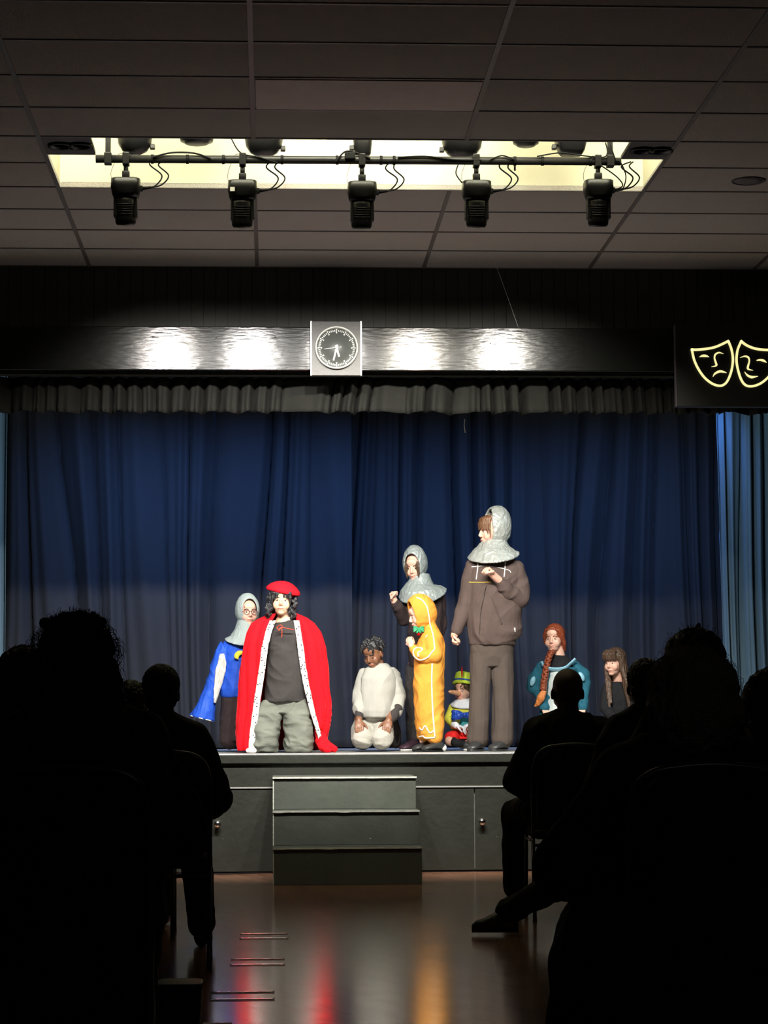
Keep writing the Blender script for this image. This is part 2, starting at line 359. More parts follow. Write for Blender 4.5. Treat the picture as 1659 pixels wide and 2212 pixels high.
# storage doors under the stage
xs = [XL] + [W(px, 1780, YW).x for px in (445, 1025)] + [W(1025, 1780, YW).x + 2.0, XR]
for i in range(4):
    d = boxob('door_%d' % (i+1), xs[i]+.004, xs[i+1]-.004, YW-.018, YW+.005, .015, .598, stage_black); d['kind'] = 'structure'
for i, (px, py) in ((1, (470, 1780)), (2, (1041, 1775))):
    par = bpy.data.objects['door_%d' % (i+1)]; bm = bmesh.new(); p = W(px, py, YW-.03)
    lathe(bm, [(.012, -.012), (.012, .0), (.016, .012), (.024, .022), (.026, .032), (.022, .042), (.008, .047)], p, 20, 'Y')
    link('door_knob', bm, chrome, par)
bm = bmesh.new(); box(bm, XL, XR, YW-.01, YW+.012, 0, .015); structure(link('baseboard_back', bm, rubber, None, Vector((0, YW, 0)), smooth=False))
bm = bmesh.new(); box(bm, XL, XR, STAGE_BACK+.5, STAGE_BACK+.6, ZF, 5); structure(link('wall_stage', bm, slat_m, None, Vector((0, 21, ZF)), smooth=False))
bm = bmesh.new(); box(bm, XL-.1, XL, YW, 21.1, 0, 5); box(bm, XR, XR+.1, YW, 21.1, 0, 5); box(bm, XL, XR, YW+.11, 21.1, 4.95, 5.05); structure(link('trim_5', bm, slat_m, None, Vector((0, 21, ZF)), smooth=False))

# steps
st = empty('stage_steps', (W(752, 1800, 15.4).x, 15.6, 0), 'black wooden three-step stair unit with worn pale edges before the stage', 'steps')
xa = W(590, 1860, 15.13).x; xb = W(914, 1860, 15.13).x
for k, (yf, zt, zb) in enumerate(((15.13, .244, 0), (15.42, .474, .245), (15.71, .694, .475))):
    bm = bmesh.new(); box(bm, xa+.004, xb-.008, yf, YW-.03, zb, zt-.012, .003); link('riser', bm, step_paint, st, smooth=False)
    bm = bmesh.new(); box(bm, xa-.002, xb-.002, yf-.012, (15.44, 15.73, YW-.03)[k], zt-.012, zt, .003); link('tread', bm, step_paint, st, smooth=False)
    bm = bmesh.new(); n = 60
    rows = []
    for i in range(n+1):
        x = xa-.003 + (xb-xa)*i/n; h = .009+.006*max(0, noise.noise(Vector((x*9, k*5, 0)))) ; d = .016+.014*abs(noise.noise(Vector((x*6, k*9, 3))))
        rows.append([Vector((x, yf-.0135, zt-h)), Vector((x, yf-.0135, zt+.001)), Vector((x, yf+d, zt+.001))])
    grid(bm, rows); e = link('worn_edge', bm, worn_edge, st, smooth=False)
for (yf, z0, z1) in ((15.13, 0, .23), (15.42, .245, .46), (15.71, .475, .68)):
    bm = bmesh.new(); box(bm, xa-.0015, xa+.0055, yf-.003, yf+.004, z0, z1); link('worn_corner', bm, worn_edge, st, smooth=False)
# floor cables at the stage foot
cable('floor_cable', [W(380, 1884, 16.25), W(470, 1888, 16.2), W(540, 1886, 16.25), W(588, 1885, 16.3)], .005, rubber, label='black cable lying along the stage foot left of the steps', cat='cable')
cable('floor_cable', [W(1120, 1889, 16.2), W(1165, 1884, 16.25), W(1190, 1868, 16.28), W(1230, 1868, 16.3), W(1300, 1885, 16.2)], .004, rubber, label='thin cable looping along the stage foot right of the steps', cat='cable')

# ---------------------------------------------------------------- curtains
def curtain(name, x0, x1, Y, z0, z1, folds, amp, m, label, seed, skew=0, cat='curtain', nx=None, nz=46, group=None, hem=0, gather=0, sharp=.5, vk=1):
    bm = bmesh.new(); nx = nx or int(folds*26); rows = []
    rnd = random.Random(seed); ph = [rnd.uniform(0, 6.28) for _ in range(8)]
    for j in range(nz+1):
        v = j/nz; row = []
        for i in range(nx+1):
            u = i/nx; uu = u + .012*math.sin(3*u*6.28+ph[0]+v*1.2*vk) + .02*noise.noise(Vector((u*4+seed, v*1.3*vk, 0)))
            # pleats: irregular widths, deepening towards the hem, some dying out
            wob = uu*folds + 1.3*noise.noise(Vector((uu*folds*.45, seed, v*.35*vk)))
            kf = math.floor(wob); hsh = (math.sin(kf*12.9898+seed*7.3)*43758.5) % 1
            g = abs(math.sin(math.pi*wob)); dep = (.35+1.3*hsh)*(1.25-.35*v)
            y = Y + amp*1.1*dep*(1-g**sharp) - amp*.55*math.sin(math.pi*(wob-kf)) * (.5+hsh) + amp*.25*math.sin(wob*14.2+hsh*6)*(.3+.7*(1-v)) + amp*.6*noise.noise(Vector((uu*5, v*2*vk, seed+9)))
            xx = x0 + (x1-x0)*u + skew*(1-v)*(u-.5)*2 + gather*(1-v)*math.sin(u*3.14)
            row.append(Vector((xx, y, z0 + (z1-z0)*v + (hem*math.sin(wob*3.1) if j == 0 else 0))))
        rows.append(row)
    grid(bm, rows)
    o = link(name, bm, m, None, Vector(((x0+x1)/2, Y, z0)))
    s = o.modifiers.new('s', 'SOLIDIFY'); s.thickness = .004
    return tag(o, label, cat, group)
xc = W(728, 1600, STAGE_BACK).x
xl = W(20, 1300, STAGE_BACK).x - .3; xr = W(1552, 1300, STAGE_BACK).x+.35
curtain('backdrop_curtain', xl, xc+.14, STAGE_BACK, ZF+.012, 4.3, 12, .085, curtain_m, 'dark navy velour backdrop curtain hanging behind the left half of the stage', 3)
curtain('backdrop_curtain', xc-.10, xr, STAGE_BACK+.28, ZF+.012, 4.3, 17, .085, curtain_m, 'dark navy velour backdrop curtain hanging behind the right half of the stage', 11, skew=.08)
curtain('side_curtain', W(1552, 1300, 19.6).x, W(1552, 1300, 19.6).x+1.5, 19.6, ZF+.012, 4.2, 14, .075, leg_m, 'pale blue-grey velvet side curtain at the right edge of the stage', 5, skew=-.05)
curtain('side_curtain', W(12, 1300, 19.4).x-1.0, W(12, 1300, 19.4).x, 19.4, ZF+.012, 4.2, 9, .07, leg_m, 'pale blue-grey velvet side curtain at the left edge of the stage', 8)
curtain('valance', XL+.1, XR-.1, YW+.14, W(600, 891, YW+.14).z, zb0-.001, 80, .08, valance_m, 'short pleated black velvet valance under the glossy beam', 21, cat='valance', nx=1500, nz=8, hem=.008, sharp=.55, vk=.12)
# hook dangling under the valance
cable('cord', [W(463, 885, 17.2), W(464, 915, 17.2), W(462, 930, 17.2)], .004, blue_band, label='short blue cord dangling below the valance, left of the clock', cat='cord')
cable('cord', [W(1004, 905, 17.6), W(1003, 920, 17.6), W(1005, 935, 17.6)], .004, white_trim, label='short white cord end dangling below the valance right of the clock', cat='cord')

# ---------------------------------------------------------------- clock
Yk = YW-.27
cl = empty('wall_clock', W(727, 812, Yk), 'round black-faced clock with pale rim on a square board over the beam', 'clock')
p0 = W(672, 811, Yk); p1 = W(780, 694, Yk)
boxob('backboard', p0.x, p1.x, Yk, YW-.222, p0.z, p1.z, board_m, cl, .003)
for q0, q1 in ((p0.x-.004, p0.x+.004), (p1.x-.005, p1.x+.004)):
    bm = bmesh.new(); box(bm, q0, q1, Yk-.004, YW-.225, p0.z, p1.z); link('board_edging', bm, cream_metal, cl, smooth=False)
cc = W(727, 752, Yk); R_ = 47*Yk/FPX
bm = bmesh.new(); lathe(bm, [(R_, -.001), (R_, .03), (R_*.985, .036), (R_*.94, .036), (R_*.92, .03), (R_*.92, .012)], cc, 64, 'Y'); link('rim', bm, cream_metal, cl)
bm = bmesh.new(); lathe(bm, [(R_*.93, .008), (R_*.93, .014)], cc, 64, 'Y'); link('dial', bm, dial_m, cl)
bm = bmesh.new()
for k in range(60):
    a = math.radians(6*k); big = k % 5 == 0; r0, r1 = (R_*.70, R_*.86) if big else (R_*.76, R_*.84); hw = R_*(.014 if big else .018)
    d = Vector((math.sin(a), 0, math.cos(a))); q = Vector((math.cos(a), 0, -math.sin(a))); y = Vector((0, -.0155, 0))
    vs = [bm.verts.new(cc+y+d*r0-q*hw), bm.verts.new(cc+y+d*r0+q*hw), bm.verts.new(cc+y+d*r1+q*hw), bm.verts.new(cc+y+d*r1-q*hw)]; bm.faces.new(vs)
    if big:
        for rr in (r0, r1): 
            vs = [bm.verts.new(cc+y+d*(rr-.003)-q*hw*2.2), bm.verts.new(cc+y+d*(rr-.003)+q*hw*2.2), bm.verts.new(cc+y+d*(rr+.003)+q*hw*2.2), bm.verts.new(cc+y+d*(rr+.003)-q*hw*2.2)]; bm.faces.new(vs)
link('minute_marks', bm, white_trim, cl, smooth=False)
def hand_mesh(name, ang, length, back, w0, w1, yoff):
    bm = bmesh.new(); a = math.radians(ang); d = Vector((math.sin(a), 0, math.cos(a))); q = Vector((math.cos(a), 0, -math.sin(a)))
    y = Vector((0, -yoff, 0)); y2 = Vector((0, -yoff-.002, 0)); c = cc
    lo = [c+y-d*back-q*w0, c+y-d*back+q*w0, c+y+d*length+q*w1, c+y+d*length-q*w1]; hi = [v-y+y2 for v in lo]
    L = [bm.verts.new(v) for v in lo]; H = [bm.verts.new(v) for v in hi]
    bm.faces.new(L[::-1]); bm.faces.new(H)
    for k in range(4): bm.faces.new((L[k], L[(k+1) % 4], H[(k+1) % 4], H[k]))
    link(name, bm, white_trim, cl, smooth=False)
hand_mesh('minute_hand', 194, R_*.62, R_*.14, R_*.04, R_*.035, .019); hand_mesh('hour_hand', 165, R_*.45, R_*.12, R_*.045, R_*.04, .022); hand_mesh('second_hand', 263, R_*.58, R_*.22, R_*.018, R_*.006, .025)

# ---------------------------------------------------------------- theatre mask sign
Ys = YW-.30
sg = empty('mask_sign', W(1600, 878, Ys), 'black board with yellow sad and happy theatre mask outlines', 'sign')
p0 = W(1461, 878, Ys); p1 = W(1790, 702, Ys)
boxob('board', p0.x, p1.x, Ys, YW-.222, p0.z, p1.z, sign_black, sg, .003)
boxob('board_edge', p0.x-.003, p0.x+.002, Ys-.004, YW-.3+.05, p0.z, p1.z, grille_m, sg)
def ribbon(bm, pts, wid, closed=False):
    P = [W(1400+x*.1561, 680+y*.1561, Ys-.004) for x, y in pts]
    if closed: P = P + [P[0]]
    # keep the corner between marked runs sharp by subdividing linearly after a spline
    n = len(P); out = []
    for i, p in enumerate(P):
        if closed and i in (0, n-1): a, b2 = P[-2], P[1]
        else: a, b2 = P[max(i-1, 0)], P[min(i+1, n-1)]
        t = (b2-a); t = Vector((t.x, 0, t.z)).normalized(); q = Vector((-t.z, 0, t.x))
        hw = (wid[i] if hasattr(wid, '__len__') else wid)*.5*.1561*Ys/FPX
        out.append((p+q*hw, p-q*hw))
    for (a, b2), (c, d) in zip(out, out[1:]):
        f = [a, b2, d, c]; g = [v+Vector((0, -.006, 0)) for v in f]
        L = [bm.verts.new(v) for v in f]; H = [bm.verts.new(v) for v in g]
        bm.faces.new(L); bm.faces.new(H[::-1])
        for k in range(4): bm.faces.new((L[k], L[(k+1) % 4], H[(k+1) % 4], H[k]))
def sp2(pts, k=5): return [(v.x, v.y) for v in spline([Vector((x, y, 0)) for x, y in pts], k)]
def wsp(ws, k=5): return [v.x for v in spline([Vector((q, 0, 0)) for q in ws], k)]
for nm, runs in (('sad_mask_outline', [([(592, 484), (700, 483), (850, 465), (960, 435), (1118, 360)], 34), ([(1108, 362), (1150, 470), (1172, 600), (1160, 740), (1120, 870), (1070, 950), (1000, 983), (900, 960), (790, 880), (700, 760), (635, 620), (603, 470)], 32)]),
    ('sad_mask_eye', [([(705, 586), (740, 572), (775, 568), (810, 573), (845, 586)], [1, 26, 36, 26, 1])]),
    ('sad_mask_nose', [([(1042, 540), (980, 524), (930, 550), (918, 600), (935, 660), (942, 703), (875, 720)], [3, 20, 24, 20, 26, 24, 3])]),
    ('sad_mask_mouth', [([(895, 860), (925, 815), (985, 785), (1040, 790), (1086, 804)], [3, 26, 32, 24, 2])]),
    ('happy_mask_outline', [([(1278, 358), (1350, 415), (1450, 460), (1560, 482), (1700, 488), (1880, 480)], 34), ([(1292, 360), (1240, 480), (1222, 620), (1240, 750), (1280, 880), (1330, 960), (1400, 990), (1500, 975), (1600, 920), (1700, 820), (1800, 680), (1868, 470)], 32)]),
    ('happy_mask_nose', [([(1272, 594), (1335, 575), (1385, 590), (1400, 640), (1385, 700), (1382, 750), (1452, 770)], [3, 20, 24, 20, 26, 24, 3])]),
    ('happy_mask_eye', [([(1500, 632), (1550, 626), (1600, 637), (1640, 664)], [12, 26, 30, 2])]),
    ('happy_mask_mouth', [([(1333, 788), (1370, 835), (1425, 862), (1470, 860), (1523, 850)], [3, 24, 34, 24, 2])])):
    bm = bmesh.new()
    for pts, ws in runs: ribbon(bm, sp2(pts), wsp(ws) if hasattr(ws, '__len__') else ws)
    link(nm, bm, sign_glow, sg, smooth=False)

# ---------------------------------------------------------------- ceiling speaker
c = W(1617, 390, 0.001); d = (c-EYE); k = (ZC-EYE.z)/d.z; c = EYE+d*k
sp = empty('ceiling_speaker', c, 'round flush ceiling speaker with dark grille right of the recess', 'speaker')
bm = bmesh.new(); lathe(bm, [(.105, 0), (.105, -.006), (.098, -.009), (.092, -.006), (.092, 0)], c, 40); link('ring', bm, grille_m, sp)
bm = bmesh.new(); lathe(bm, [(.092, 0), (.092, -.004), (.05, -.007), (.01, -.008)], c, 40); link('grille', bm, grille_m, sp)

# ---------------------------------------------------------------- lighting bar and lamps
YB = 13.2
pz = lambda px, py, Y=YB: W(px, py, Y)
a = pz(207, 343); b2 = pz(1341, 349)
bar = empty('lighting_bar', a, 'long dark steel lighting bar hanging below the ceiling recess', 'lighting bar')
bm = bmesh.new(); tube(bm, [a, b2], .024, 20); link('pipe', bm, steel_pipe, bar)
for px in (233, 1318):
    bm = bmesh.new(); p = a.lerp(b2, (px-207)/1134); box(bm, p.x-.016, p.x+.016, YB-.008, YB+.008, p.z-.03, ZR-.002, 0); box(bm, p.x-.022, p.x+.022, YB-.03, YB+.03, p.z-.034, p.z+.034, .004); link('hanger', bm, metal_black, bar, smooth=False)
for px in (328, 403, 480, 606, 725, 820, 848, 1110, 1170, 1275):
    bm = bmesh.new(); p = a.lerp(b2, (px-207)/1134); tube(bm, [p-Vector((.008, 0, 0)), p+Vector((.008, 0, 0))], .028, 16); link('cable_tie', bm, rubber, bar)
side = ['leftmost', 'second from the left', 'middle', 'fourth from the left', 'rightmost']
bodies = [(272, 388, 484), (524, 393, 490), (782, 396, 492), (1029, 394, 489), (1292, 392, 487)]
for i, (px, yt, yb) in enumerate(bodies):
    top = pz(px, yt); bot = pz(px, yb); pb = a.lerp(b2, (px-207)/1134)
    r = empty('moving_stage_light', pb, '%s of five black stage lights hanging under the lighting bar' % side[i], 'stage light', 'stage lights under the bar')
    r.pop('group', None)
    X = top.x; h = top.z-bot.z
    bm = bmesh.new(); tube(bm, [Vector((X, YB, pb.z-.03)), Vector((X, YB, top.z+.03))], .014, 12); box(bm, X-.022, X+.022, YB-.02, YB+.02, top.z, top.z+.05, .004); link('yoke_stem', bm, metal_black, r)
    bm = bmesh.new(); box(bm, X-.02, X+.02, YB-.034, YB+.034, pb.z-.04, pb.z+.036, .006); link('clamp', bm, metal_black, r, smooth=False)
    # base block: rounded box that narrows downwards
    bm = bmesh.new(); rg = []
    for (f, rx, ry, e) in ((0, .078, .07, 5), (.02, .086, .078, 5), (.2, .088, .08, 4), (.34, .080, .075, 3), (.42, .072, .07, 2.4)):
        rg.append(ring((X, YB, top.z-h*f), rx, ry, 32, e))
    loft(bm, rg[::-1]); link('base', bm, metal_black, r)
    for sx in (-1, 1):
        bm = bmesh.new(); box(bm, X+sx*.058-.012, X+sx*.058+.012, YB-.03, YB+.03, top.z-h*.86, top.z-h*.3, .006); link('yoke_arm', bm, metal_black, r, smooth=False)
    # head: drum tipped towards the stage
    rot = Matrix.Rotation(math.radians(14), 3, 'X'); hc = Vector((X+random.uniform(-.003, .003), YB+.005, top.z-h*.68))
    bm = bmesh.new(); lathe(bm, [(.03, .085), (.05, .08), (.056, .06), (.058, -.03), (.062, -.05), (.060, -.075), (.052, -.088), (.045, -.088), (.044, -.08)], hc, 36, rot=rot); link('head', bm, metal_black, r)
    bm = bmesh.new()
    for kk in range(5): lathe(bm, [(.0585, .04-.014*kk), (.0615, .038-.014*kk), (.0585, .034-.014*kk)], hc, 36, rot=rot)
    link('cooling_fins', bm, metal_black, r)
    bm = bmesh.new(); ell(bm, hc + rot @ Vector((0, 0, -.083)), (.044, .044, .008), rot); link('lens', bm, mat('lens_glass', (.1, .1, .1), .05, spec=.8), r)
    bm = bmesh.new(); box(bm, X+.07, X+.10, YB-.014, YB+.014, top.z-h*.26, top.z-h*.14, .004); tube(bm, [Vector((X+.09, YB, top.z-h*.2)), Vector((X+.15, YB, top.z-h*.17))], [.012, .007], 10); link('cable_plug', bm, rubber, r)
    # power cables looping back to the bar
    for kk, (dx, sag) in enumerate([(.13, .0), (.19, .03)]):
        ex = X+.17+.055*kk+random.uniform(-.02, .04)
        cable('power_cable', [Vector((X+.14, YB, top.z-h*.18)), Vector((X+.18+.03*kk, YB+.01, top.z-h*.1)), Vector((X+.21+.04*kk, YB+.01, top.z+.03)), Vector((X+.14+.05*kk, YB, top.z+.09)), Vector((ex, YB, pb.z))], .0048, rubber, r)
    cable('safety_wire', [Vector((X-.08, YB, top.z-.02)), Vector((X-.088, YB, top.z+.04)), Vector((X-.07, YB, pb.z-.03)), Vector((X-.04, YB, pb.z+.03)), Vector((X+.02, YB, pb.z+.024))], .0015, rubber, r)
    if i == 1:
        bm = bmesh.new(); box(bm, X-.072, X-.045, YB-.082, YB-.0795, top.z-.075, top.z-.05); link('sticker', bm, white_trim, r, smooth=False)
# cables lashed along the bar
for q, pts in enumerate([[(330, 340), (370, 330), (420, 331), (455, 343)], [(500, 300), (520, 330), (560, 340), (600, 352)], [(725, 350), (745, 328), (770, 330), (800, 343)], [(860, 340), (920, 338), (980, 345), (1040, 346)], [(1060, 345), (1085, 336), (1110, 345)], [(1160, 338), (1210, 330), (1250, 335), (1300, 340), (1312, 330), (1308, 308)], [(1317, 308), (1330, 345), (1340, 350), (1352, 380), (1345, 408), (1330, 412)], [(1290, 352), (1330, 380), (1345, 400), (1330, 410)], [(990, 355), (985, 375), (998, 395)]]):
    cable('bar_cable', [pz(x, y, YB-.03) for x, y in pts], .0055 if q in (0, 2, 3) else .0042, rubber, bar)
bm = bmesh.new(); p = pz(757, 338, YB-.02); box(bm, p.x-.035, p.x+.03, YB-.045, YB-.01, p.z-.02, p.z+.022, .006); link('junction_plug', bm, rubber, bar, smooth=False)
bm = bmesh.new(); p = pz(1112, 358, YB); tube(bm, [p+Vector((0, 0, .02)), p-Vector((0, 0, .03))], .006, 8); link('bolt', bm, metal_black, bar)
# second row: big lamps up inside the recess
YB2 = 13.42
ords = ['leftmost', 'second', 'third', 'fourth', 'rightmost']
for i, (xa_, xb_, yb_, kind) in enumerate([(252, 330, 333, 0), (527, 613, 337, 1), (762, 805, 336, 2), (952, 1044, 340, 1), (1196, 1272, 334, 3)]):
    p = W((xa_+xb_)/2, yb_, YB2); hw = (xb_-xa_)/2*YB2/FPX
    r = empty('recess_stage_lamp', p, '%s of the five big black lamps half hidden up in the recess' % ords[i], 'stage lamp')
    bm = bmesh.new()
    if kind in (0, 1): lathe(bm, [(hw*.35, 0), (hw*.7, .02), (hw*.92, .06), (hw, .12), (hw, .26), (hw*.8, .32)], p, 32)
    elif kind == 2: lathe(bm, [(hw*.7, 0), (hw*.85, .01), (hw, .1), (hw, .28), (hw*.7, .34)], p, 32)
    else: loft(bm, [ring((p.x, p.y, p.z+z), hw*f, .1*f, 24, 5) for z, f in ((0, .6), (.02, .75), (.12, 1), (.3, 1))])
    link('housing', bm, metal_black, r)
    s = 1 if i < 2 else -1
    bm = bmesh.new(); box(bm, p.x+s*hw*.85, p.x+s*(hw*.85+.03), p.y-.02, p.y+.02, p.z+.03, p.z+.06, .005); box(bm, p.x-.012, p.x+.012, p.y-.012, p.y+.012, p.z+.28, ZR-.001); link('bracket', bm, metal_black, r, smooth=False)
for i, (cx_, hw_, yb_) in enumerate([(425, 38, 312), (1136, 30, 317)]):
    p = W(cx_, yb_, YB2+.1); hw = hw_*YB2/FPX
    r = empty('round_recess_lamp', p, ['flat round black lamp up in the recess between first and second big lamps', 'flat round black lamp up in the recess between fourth and fifth big lamps'][i], 'stage lamp')
    bm = bmesh.new(); lathe(bm, [(hw*.5, 0), (hw*.7, .006), (hw*.75, .014), (hw*.95, .02), (hw, .05), (hw, .2), (hw*.6, .24)], p, 32); link('housing', bm, metal_black, r)
    bm = bmesh.new(); box(bm, p.x-.01, p.x+.01, p.y-.01, p.y+.01, p.z+.23, ZR-.001); link('bracket', bm, metal_black, r, smooth=False)
# ---------------------------------------------------------------- people
class Person:
    def __init__(s, Y, bx, label, floor=ZS, name='person', base_y=None):
        s.Y = Y; s.s = Y/FPX
        p = W(bx, 1600, Y); s.root = empty(name, (p.x, Y, floor), label, 'person'); s.z0 = floor
    def P(s, px, py, d=0):
        p = W(px, py, s.Y+d)
        # depth offsets keep the silhouette measured on the person's own plane
        q = W(px, py, s.Y); return Vector((q.x, s.Y+d, q.z))
    def limb(s, bm, pts): chain(bm, [s.P(a[0], a[1], a[2]) for a in pts], [a[3]*s.s for a in pts])
    def torso(s, bm, rows, e=2.3):
        rg = []
        for r in rows:
            a = s.P(r[0], r[2]); b = s.P(r[1], r[2]); c = (a+b)/2; c.y += (r[4] if len(r) > 4 else 0)
            rg.append(ring(c, (b.x-a.x)/2, r[3], 28, e))
        loft(bm, rg)
    def line(s, name, pts, w, m, par=None, d=0, flat=.5, k=6):
        bm = bmesh.new(); tube(bm, spline([s.P(*q) for q in pts], k), w*s.s, 8, flat); return link(name, bm, m, par or s.root)
def head_matrix(c, yaw=0, nod=0, tilt=0, s=1):
    """face looks to -Y; yaw>0 turns it to screen left"""
    return Matrix.Translation(c) @ Matrix.Rotation(math.radians(-yaw), 4, 'Z') @ Matrix.Rotation(math.radians(nod), 4, 'X') @ Matrix.Rotation(math.radians(tilt), 4, 'Y') @ Matrix.Scale(s, 4)
def hell(bm, T, c, r, rx=0):
    M = T @ Matrix.Translation(Vector(c)) @ Matrix.Rotation(rx, 4, 'X') @ Matrix.Diagonal((r[0], r[1], r[2], 1))
    bmesh.ops.create_uvsphere(bm, u_segments=18, v_segments=12, radius=1, matrix=M)
def add_head(bm, T, ears=True, nose=1):
    hell(bm, T, (0, .018, .035), (.074, .094, .082)); hell(bm, T, (0, -.022, -.02), (.064, .070, .080)); hell(bm, T, (0, -.03, -.07), (.048, .05, .040))
    hell(bm, T, (0, -.060, -.094), (.026, .026, .018)); hell(bm, T, (0, -.068, -.068), (.030, .022, .024)); hell(bm, T, (0, -.074, .018), (.050, .016, .016)); hell(bm, T, (0, -.075, .045), (.046, .02, .03))
    for x in (-1, 1):
        hell(bm, T, (x*.032, -.056, -.036), (.032, .030, .036)); hell(bm, T, (x*.008, -.095, -.037), (.0075, .008, .006))
        if ears: hell(bm, T, (x*.075, .005, -.012), (.009, .018, .03))
    sc = T.to_scale()[0]
    chain(bm, [T @ Vector((0, -.085, .010)), T @ Vector((0, -.104, -.028)), T @ Vector((0, -.101, -.034))], [.008*sc, .0105*sc, .009*sc], 10)
    hell(bm, T, (0, -.088, -.060), (.022, .009, .0055)); hell(bm, T, (0, -.086, -.071), (.019, .009, .006))
def face_parts(P, T, brow=black_hair, smile=0, closed=False, mouth=True):
    for x in (-1, 1):
        bm = bmesh.new(); 
        if not closed: hell(bm, T, (x*.030, -.0775, -.004), (.0135, .009, .0058)); link('eye', bm, eyew, P.root)
        bm = bmesh.new(); hell(bm, T, (x*.030, -.083, -.0035 if not closed else -.006), (.0065 if not closed else .014, .0055, .0055 if not closed else .0022)); link('iris' if not closed else 'eyelashes', bm, eyem, P.root)
        bm = bmesh.new(); tube(bm, [T @ Vector((x*a, -y, z)) for a, y, z in ((.014, .090, .017), (.03, .088, .022), (.046, .078, .017))], [.0035*T.to_scale()[0]]*3, 6); link('eyebrow', bm, brow, P.root)
    if mouth:
        bm = bmesh.new(); tube(bm, spline([T @ Vector((a, -y, -.0655+smile*abs(a)*.28)) for a, y in ((-.022, .084), (-.011, .094), (0, .097), (.011, .094), (.022, .084))], 3), .0032*T.to_scale()[0], 6); link('mouth', bm, lip, P.root)
def add_hand(bm, wr, d, n, th, curl=.5, s=1, tcurl=.5):
    """wr wrist, d along the hand, n where the palm faces, th thumb side"""
    d = Vector(d).normalized(); n = Vector(n); n = (n - d*n.dot(d)).normalized(); t = d.cross(n).normalized()
    if t.dot(Vector(th)) < 0: t = -t
    wr = Vector(wr); R = Matrix((t, n, d)).transposed()
    ell(bm, wr+d*.042*s, (.037*s, .015*s, .046*s), R); ell(bm, wr+d*.005*s, (.024*s, .018*s, .03*s), R)
    for k, (o, L) in enumerate(((.028, .070), (.0095, .079), (-.0095, .073), (-.027, .057))):
        p = wr + d*(.078-.004*abs(k-1))*s + t*o*s; pts = [p-d*.02*s, p]; a = 0; q = p
        for j, f in enumerate((.45, .31, .24)):
            a += curl*(1.0, 1.15, .8)[j] + .03*k
            dd = d*math.cos(a) + n*math.sin(a); q = q + dd*L*f*s; pts.append(q)
        chain(bm, pts, [.009*s, .0092*s, .0085*s, .0078*s, .0068*s], 10)
    p = wr + d*.022*s + t*.026*s; q1 = p + (t*.65+d*.7+n*.35).normalized()*.036*s
    q2 = q1 + (t*(.45-.7*tcurl)+d*.8+n*(.2+.7*tcurl)).normalized()*.03*s; q3 = q2 + (t*(.1-.8*tcurl)+d*.7+n*(.2+.7*tcurl)).normalized()*.024*s
    chain(bm, [p-t*.01*s, q1, q2, q3], [.013*s, .0105*s, .009*s, .0075*s], 10)
def hood(P, T, m, open_=48, size=1, top=.0, drape=None, back=0, name='hood', thick=.008, seed=1, wr=.002, opz=-.012, peak=0, oy=0, chin=0):
    """close-fitting hood with an oval face opening, running into a drape over the shoulders"""
    bm = bmesh.new(); rows = []; n = 40; a0 = math.radians(open_)
    for j in range(15):
        a = a0 + (math.pi-.02-a0)*j/14; row = []
        for k in range(n):
            b = 2*math.pi*k/n
            x = math.sin(a)*math.cos(b)*.094*size; z = math.sin(a)*math.sin(b)*.128*size; y = -math.cos(a)*.115*size
            if z > 0: z += top*math.sin(a)*max(0, math.sin(b)); y += peak*max(0, math.sin(b))**2*math.sin(a)
            else: x *= 1+.0*z; 
            row.append(T @ Vector((x, y+.012+back+oy*(z/.128), z+opz+.012)))
        rows.append(row)
    grid(bm, rows, closed=True)
    if drape: 
        rg = []
        for r in drape:
            a = P.P(r[0], r[2]); b2 = P.P(r[1], r[2]); c = (a+b2)/2; c.y += (r[4] if len(r) > 4 else 0)
            rr = ring(c, (b2.x-a.x)/2, r[3], 40, 2)
            if len(r) > 5:
                for v in rr: v.z += r[5]*(v.x-c.x)/max(1e-4, (b2.x-a.x)/2) - (r[6] if len(r) > 6 else 0)*max(0, -(v.y-c.y)/r[3])
            rg.append(rr)
        grid(bm, rg, closed=True)
    return fuse(name, bm, m, P.root, .0045, solid=thick, smooth=3, wr=wr, wf=(22, 22, 14), seed=seed)
def shoe(P, pts, r, m=shoe_black, name='shoe', sole=shoe_white, z=None, parent=None):
    """heel point and toe point in px,d; sits on the stage floor"""
    a = P.P(*pts[0]); b = P.P(*pts[1]); z0 = P.z0 if z is None else z
    a.z = b.z = z0; dv = b-a; L = dv.length; dv.normalize(); sd = Vector((-dv.y, dv.x, 0)); rg = []
    for f, wd, h in ((-.02, .5, .55), (.05, .85, .8), (.25, .9, 1), (.45, .85, .85), (.65, 1, .62), (.85, 1, .5), (.97, .75, .38), (1.02, .35, .25)):
        c = a + dv*(L*f); rr = []
        for k in range(16):
            t = 2*math.pi*k/16; rr.append(c + sd*(r*.55*wd*math.cos(t)) + Vector((0, 0, .012 + r*h*.5*(1+math.sin(t))*.95)))
        rg.append(rr)
    bm = bmesh.new(); loft(bm, rg); o = link(name, bm, m, P.root)
    bm = bmesh.new(); rr0 = []; rr1 = []
    for k in range(24):
        t = 2*math.pi*k/24; c = a+dv*(L*.5); q = c + dv*(L*.53*math.cos(t)) + sd*(r*.6*math.sin(t)*(1 if math.cos(t) > 0 else .88)); rr0.append(Vector((q.x, q.y, z0+.001))); rr1.append(Vector((q.x, q.y, z0+.016)))
    loft(bm, [rr0, rr1]); link('shoe_sole', bm, sole, o)
    return o
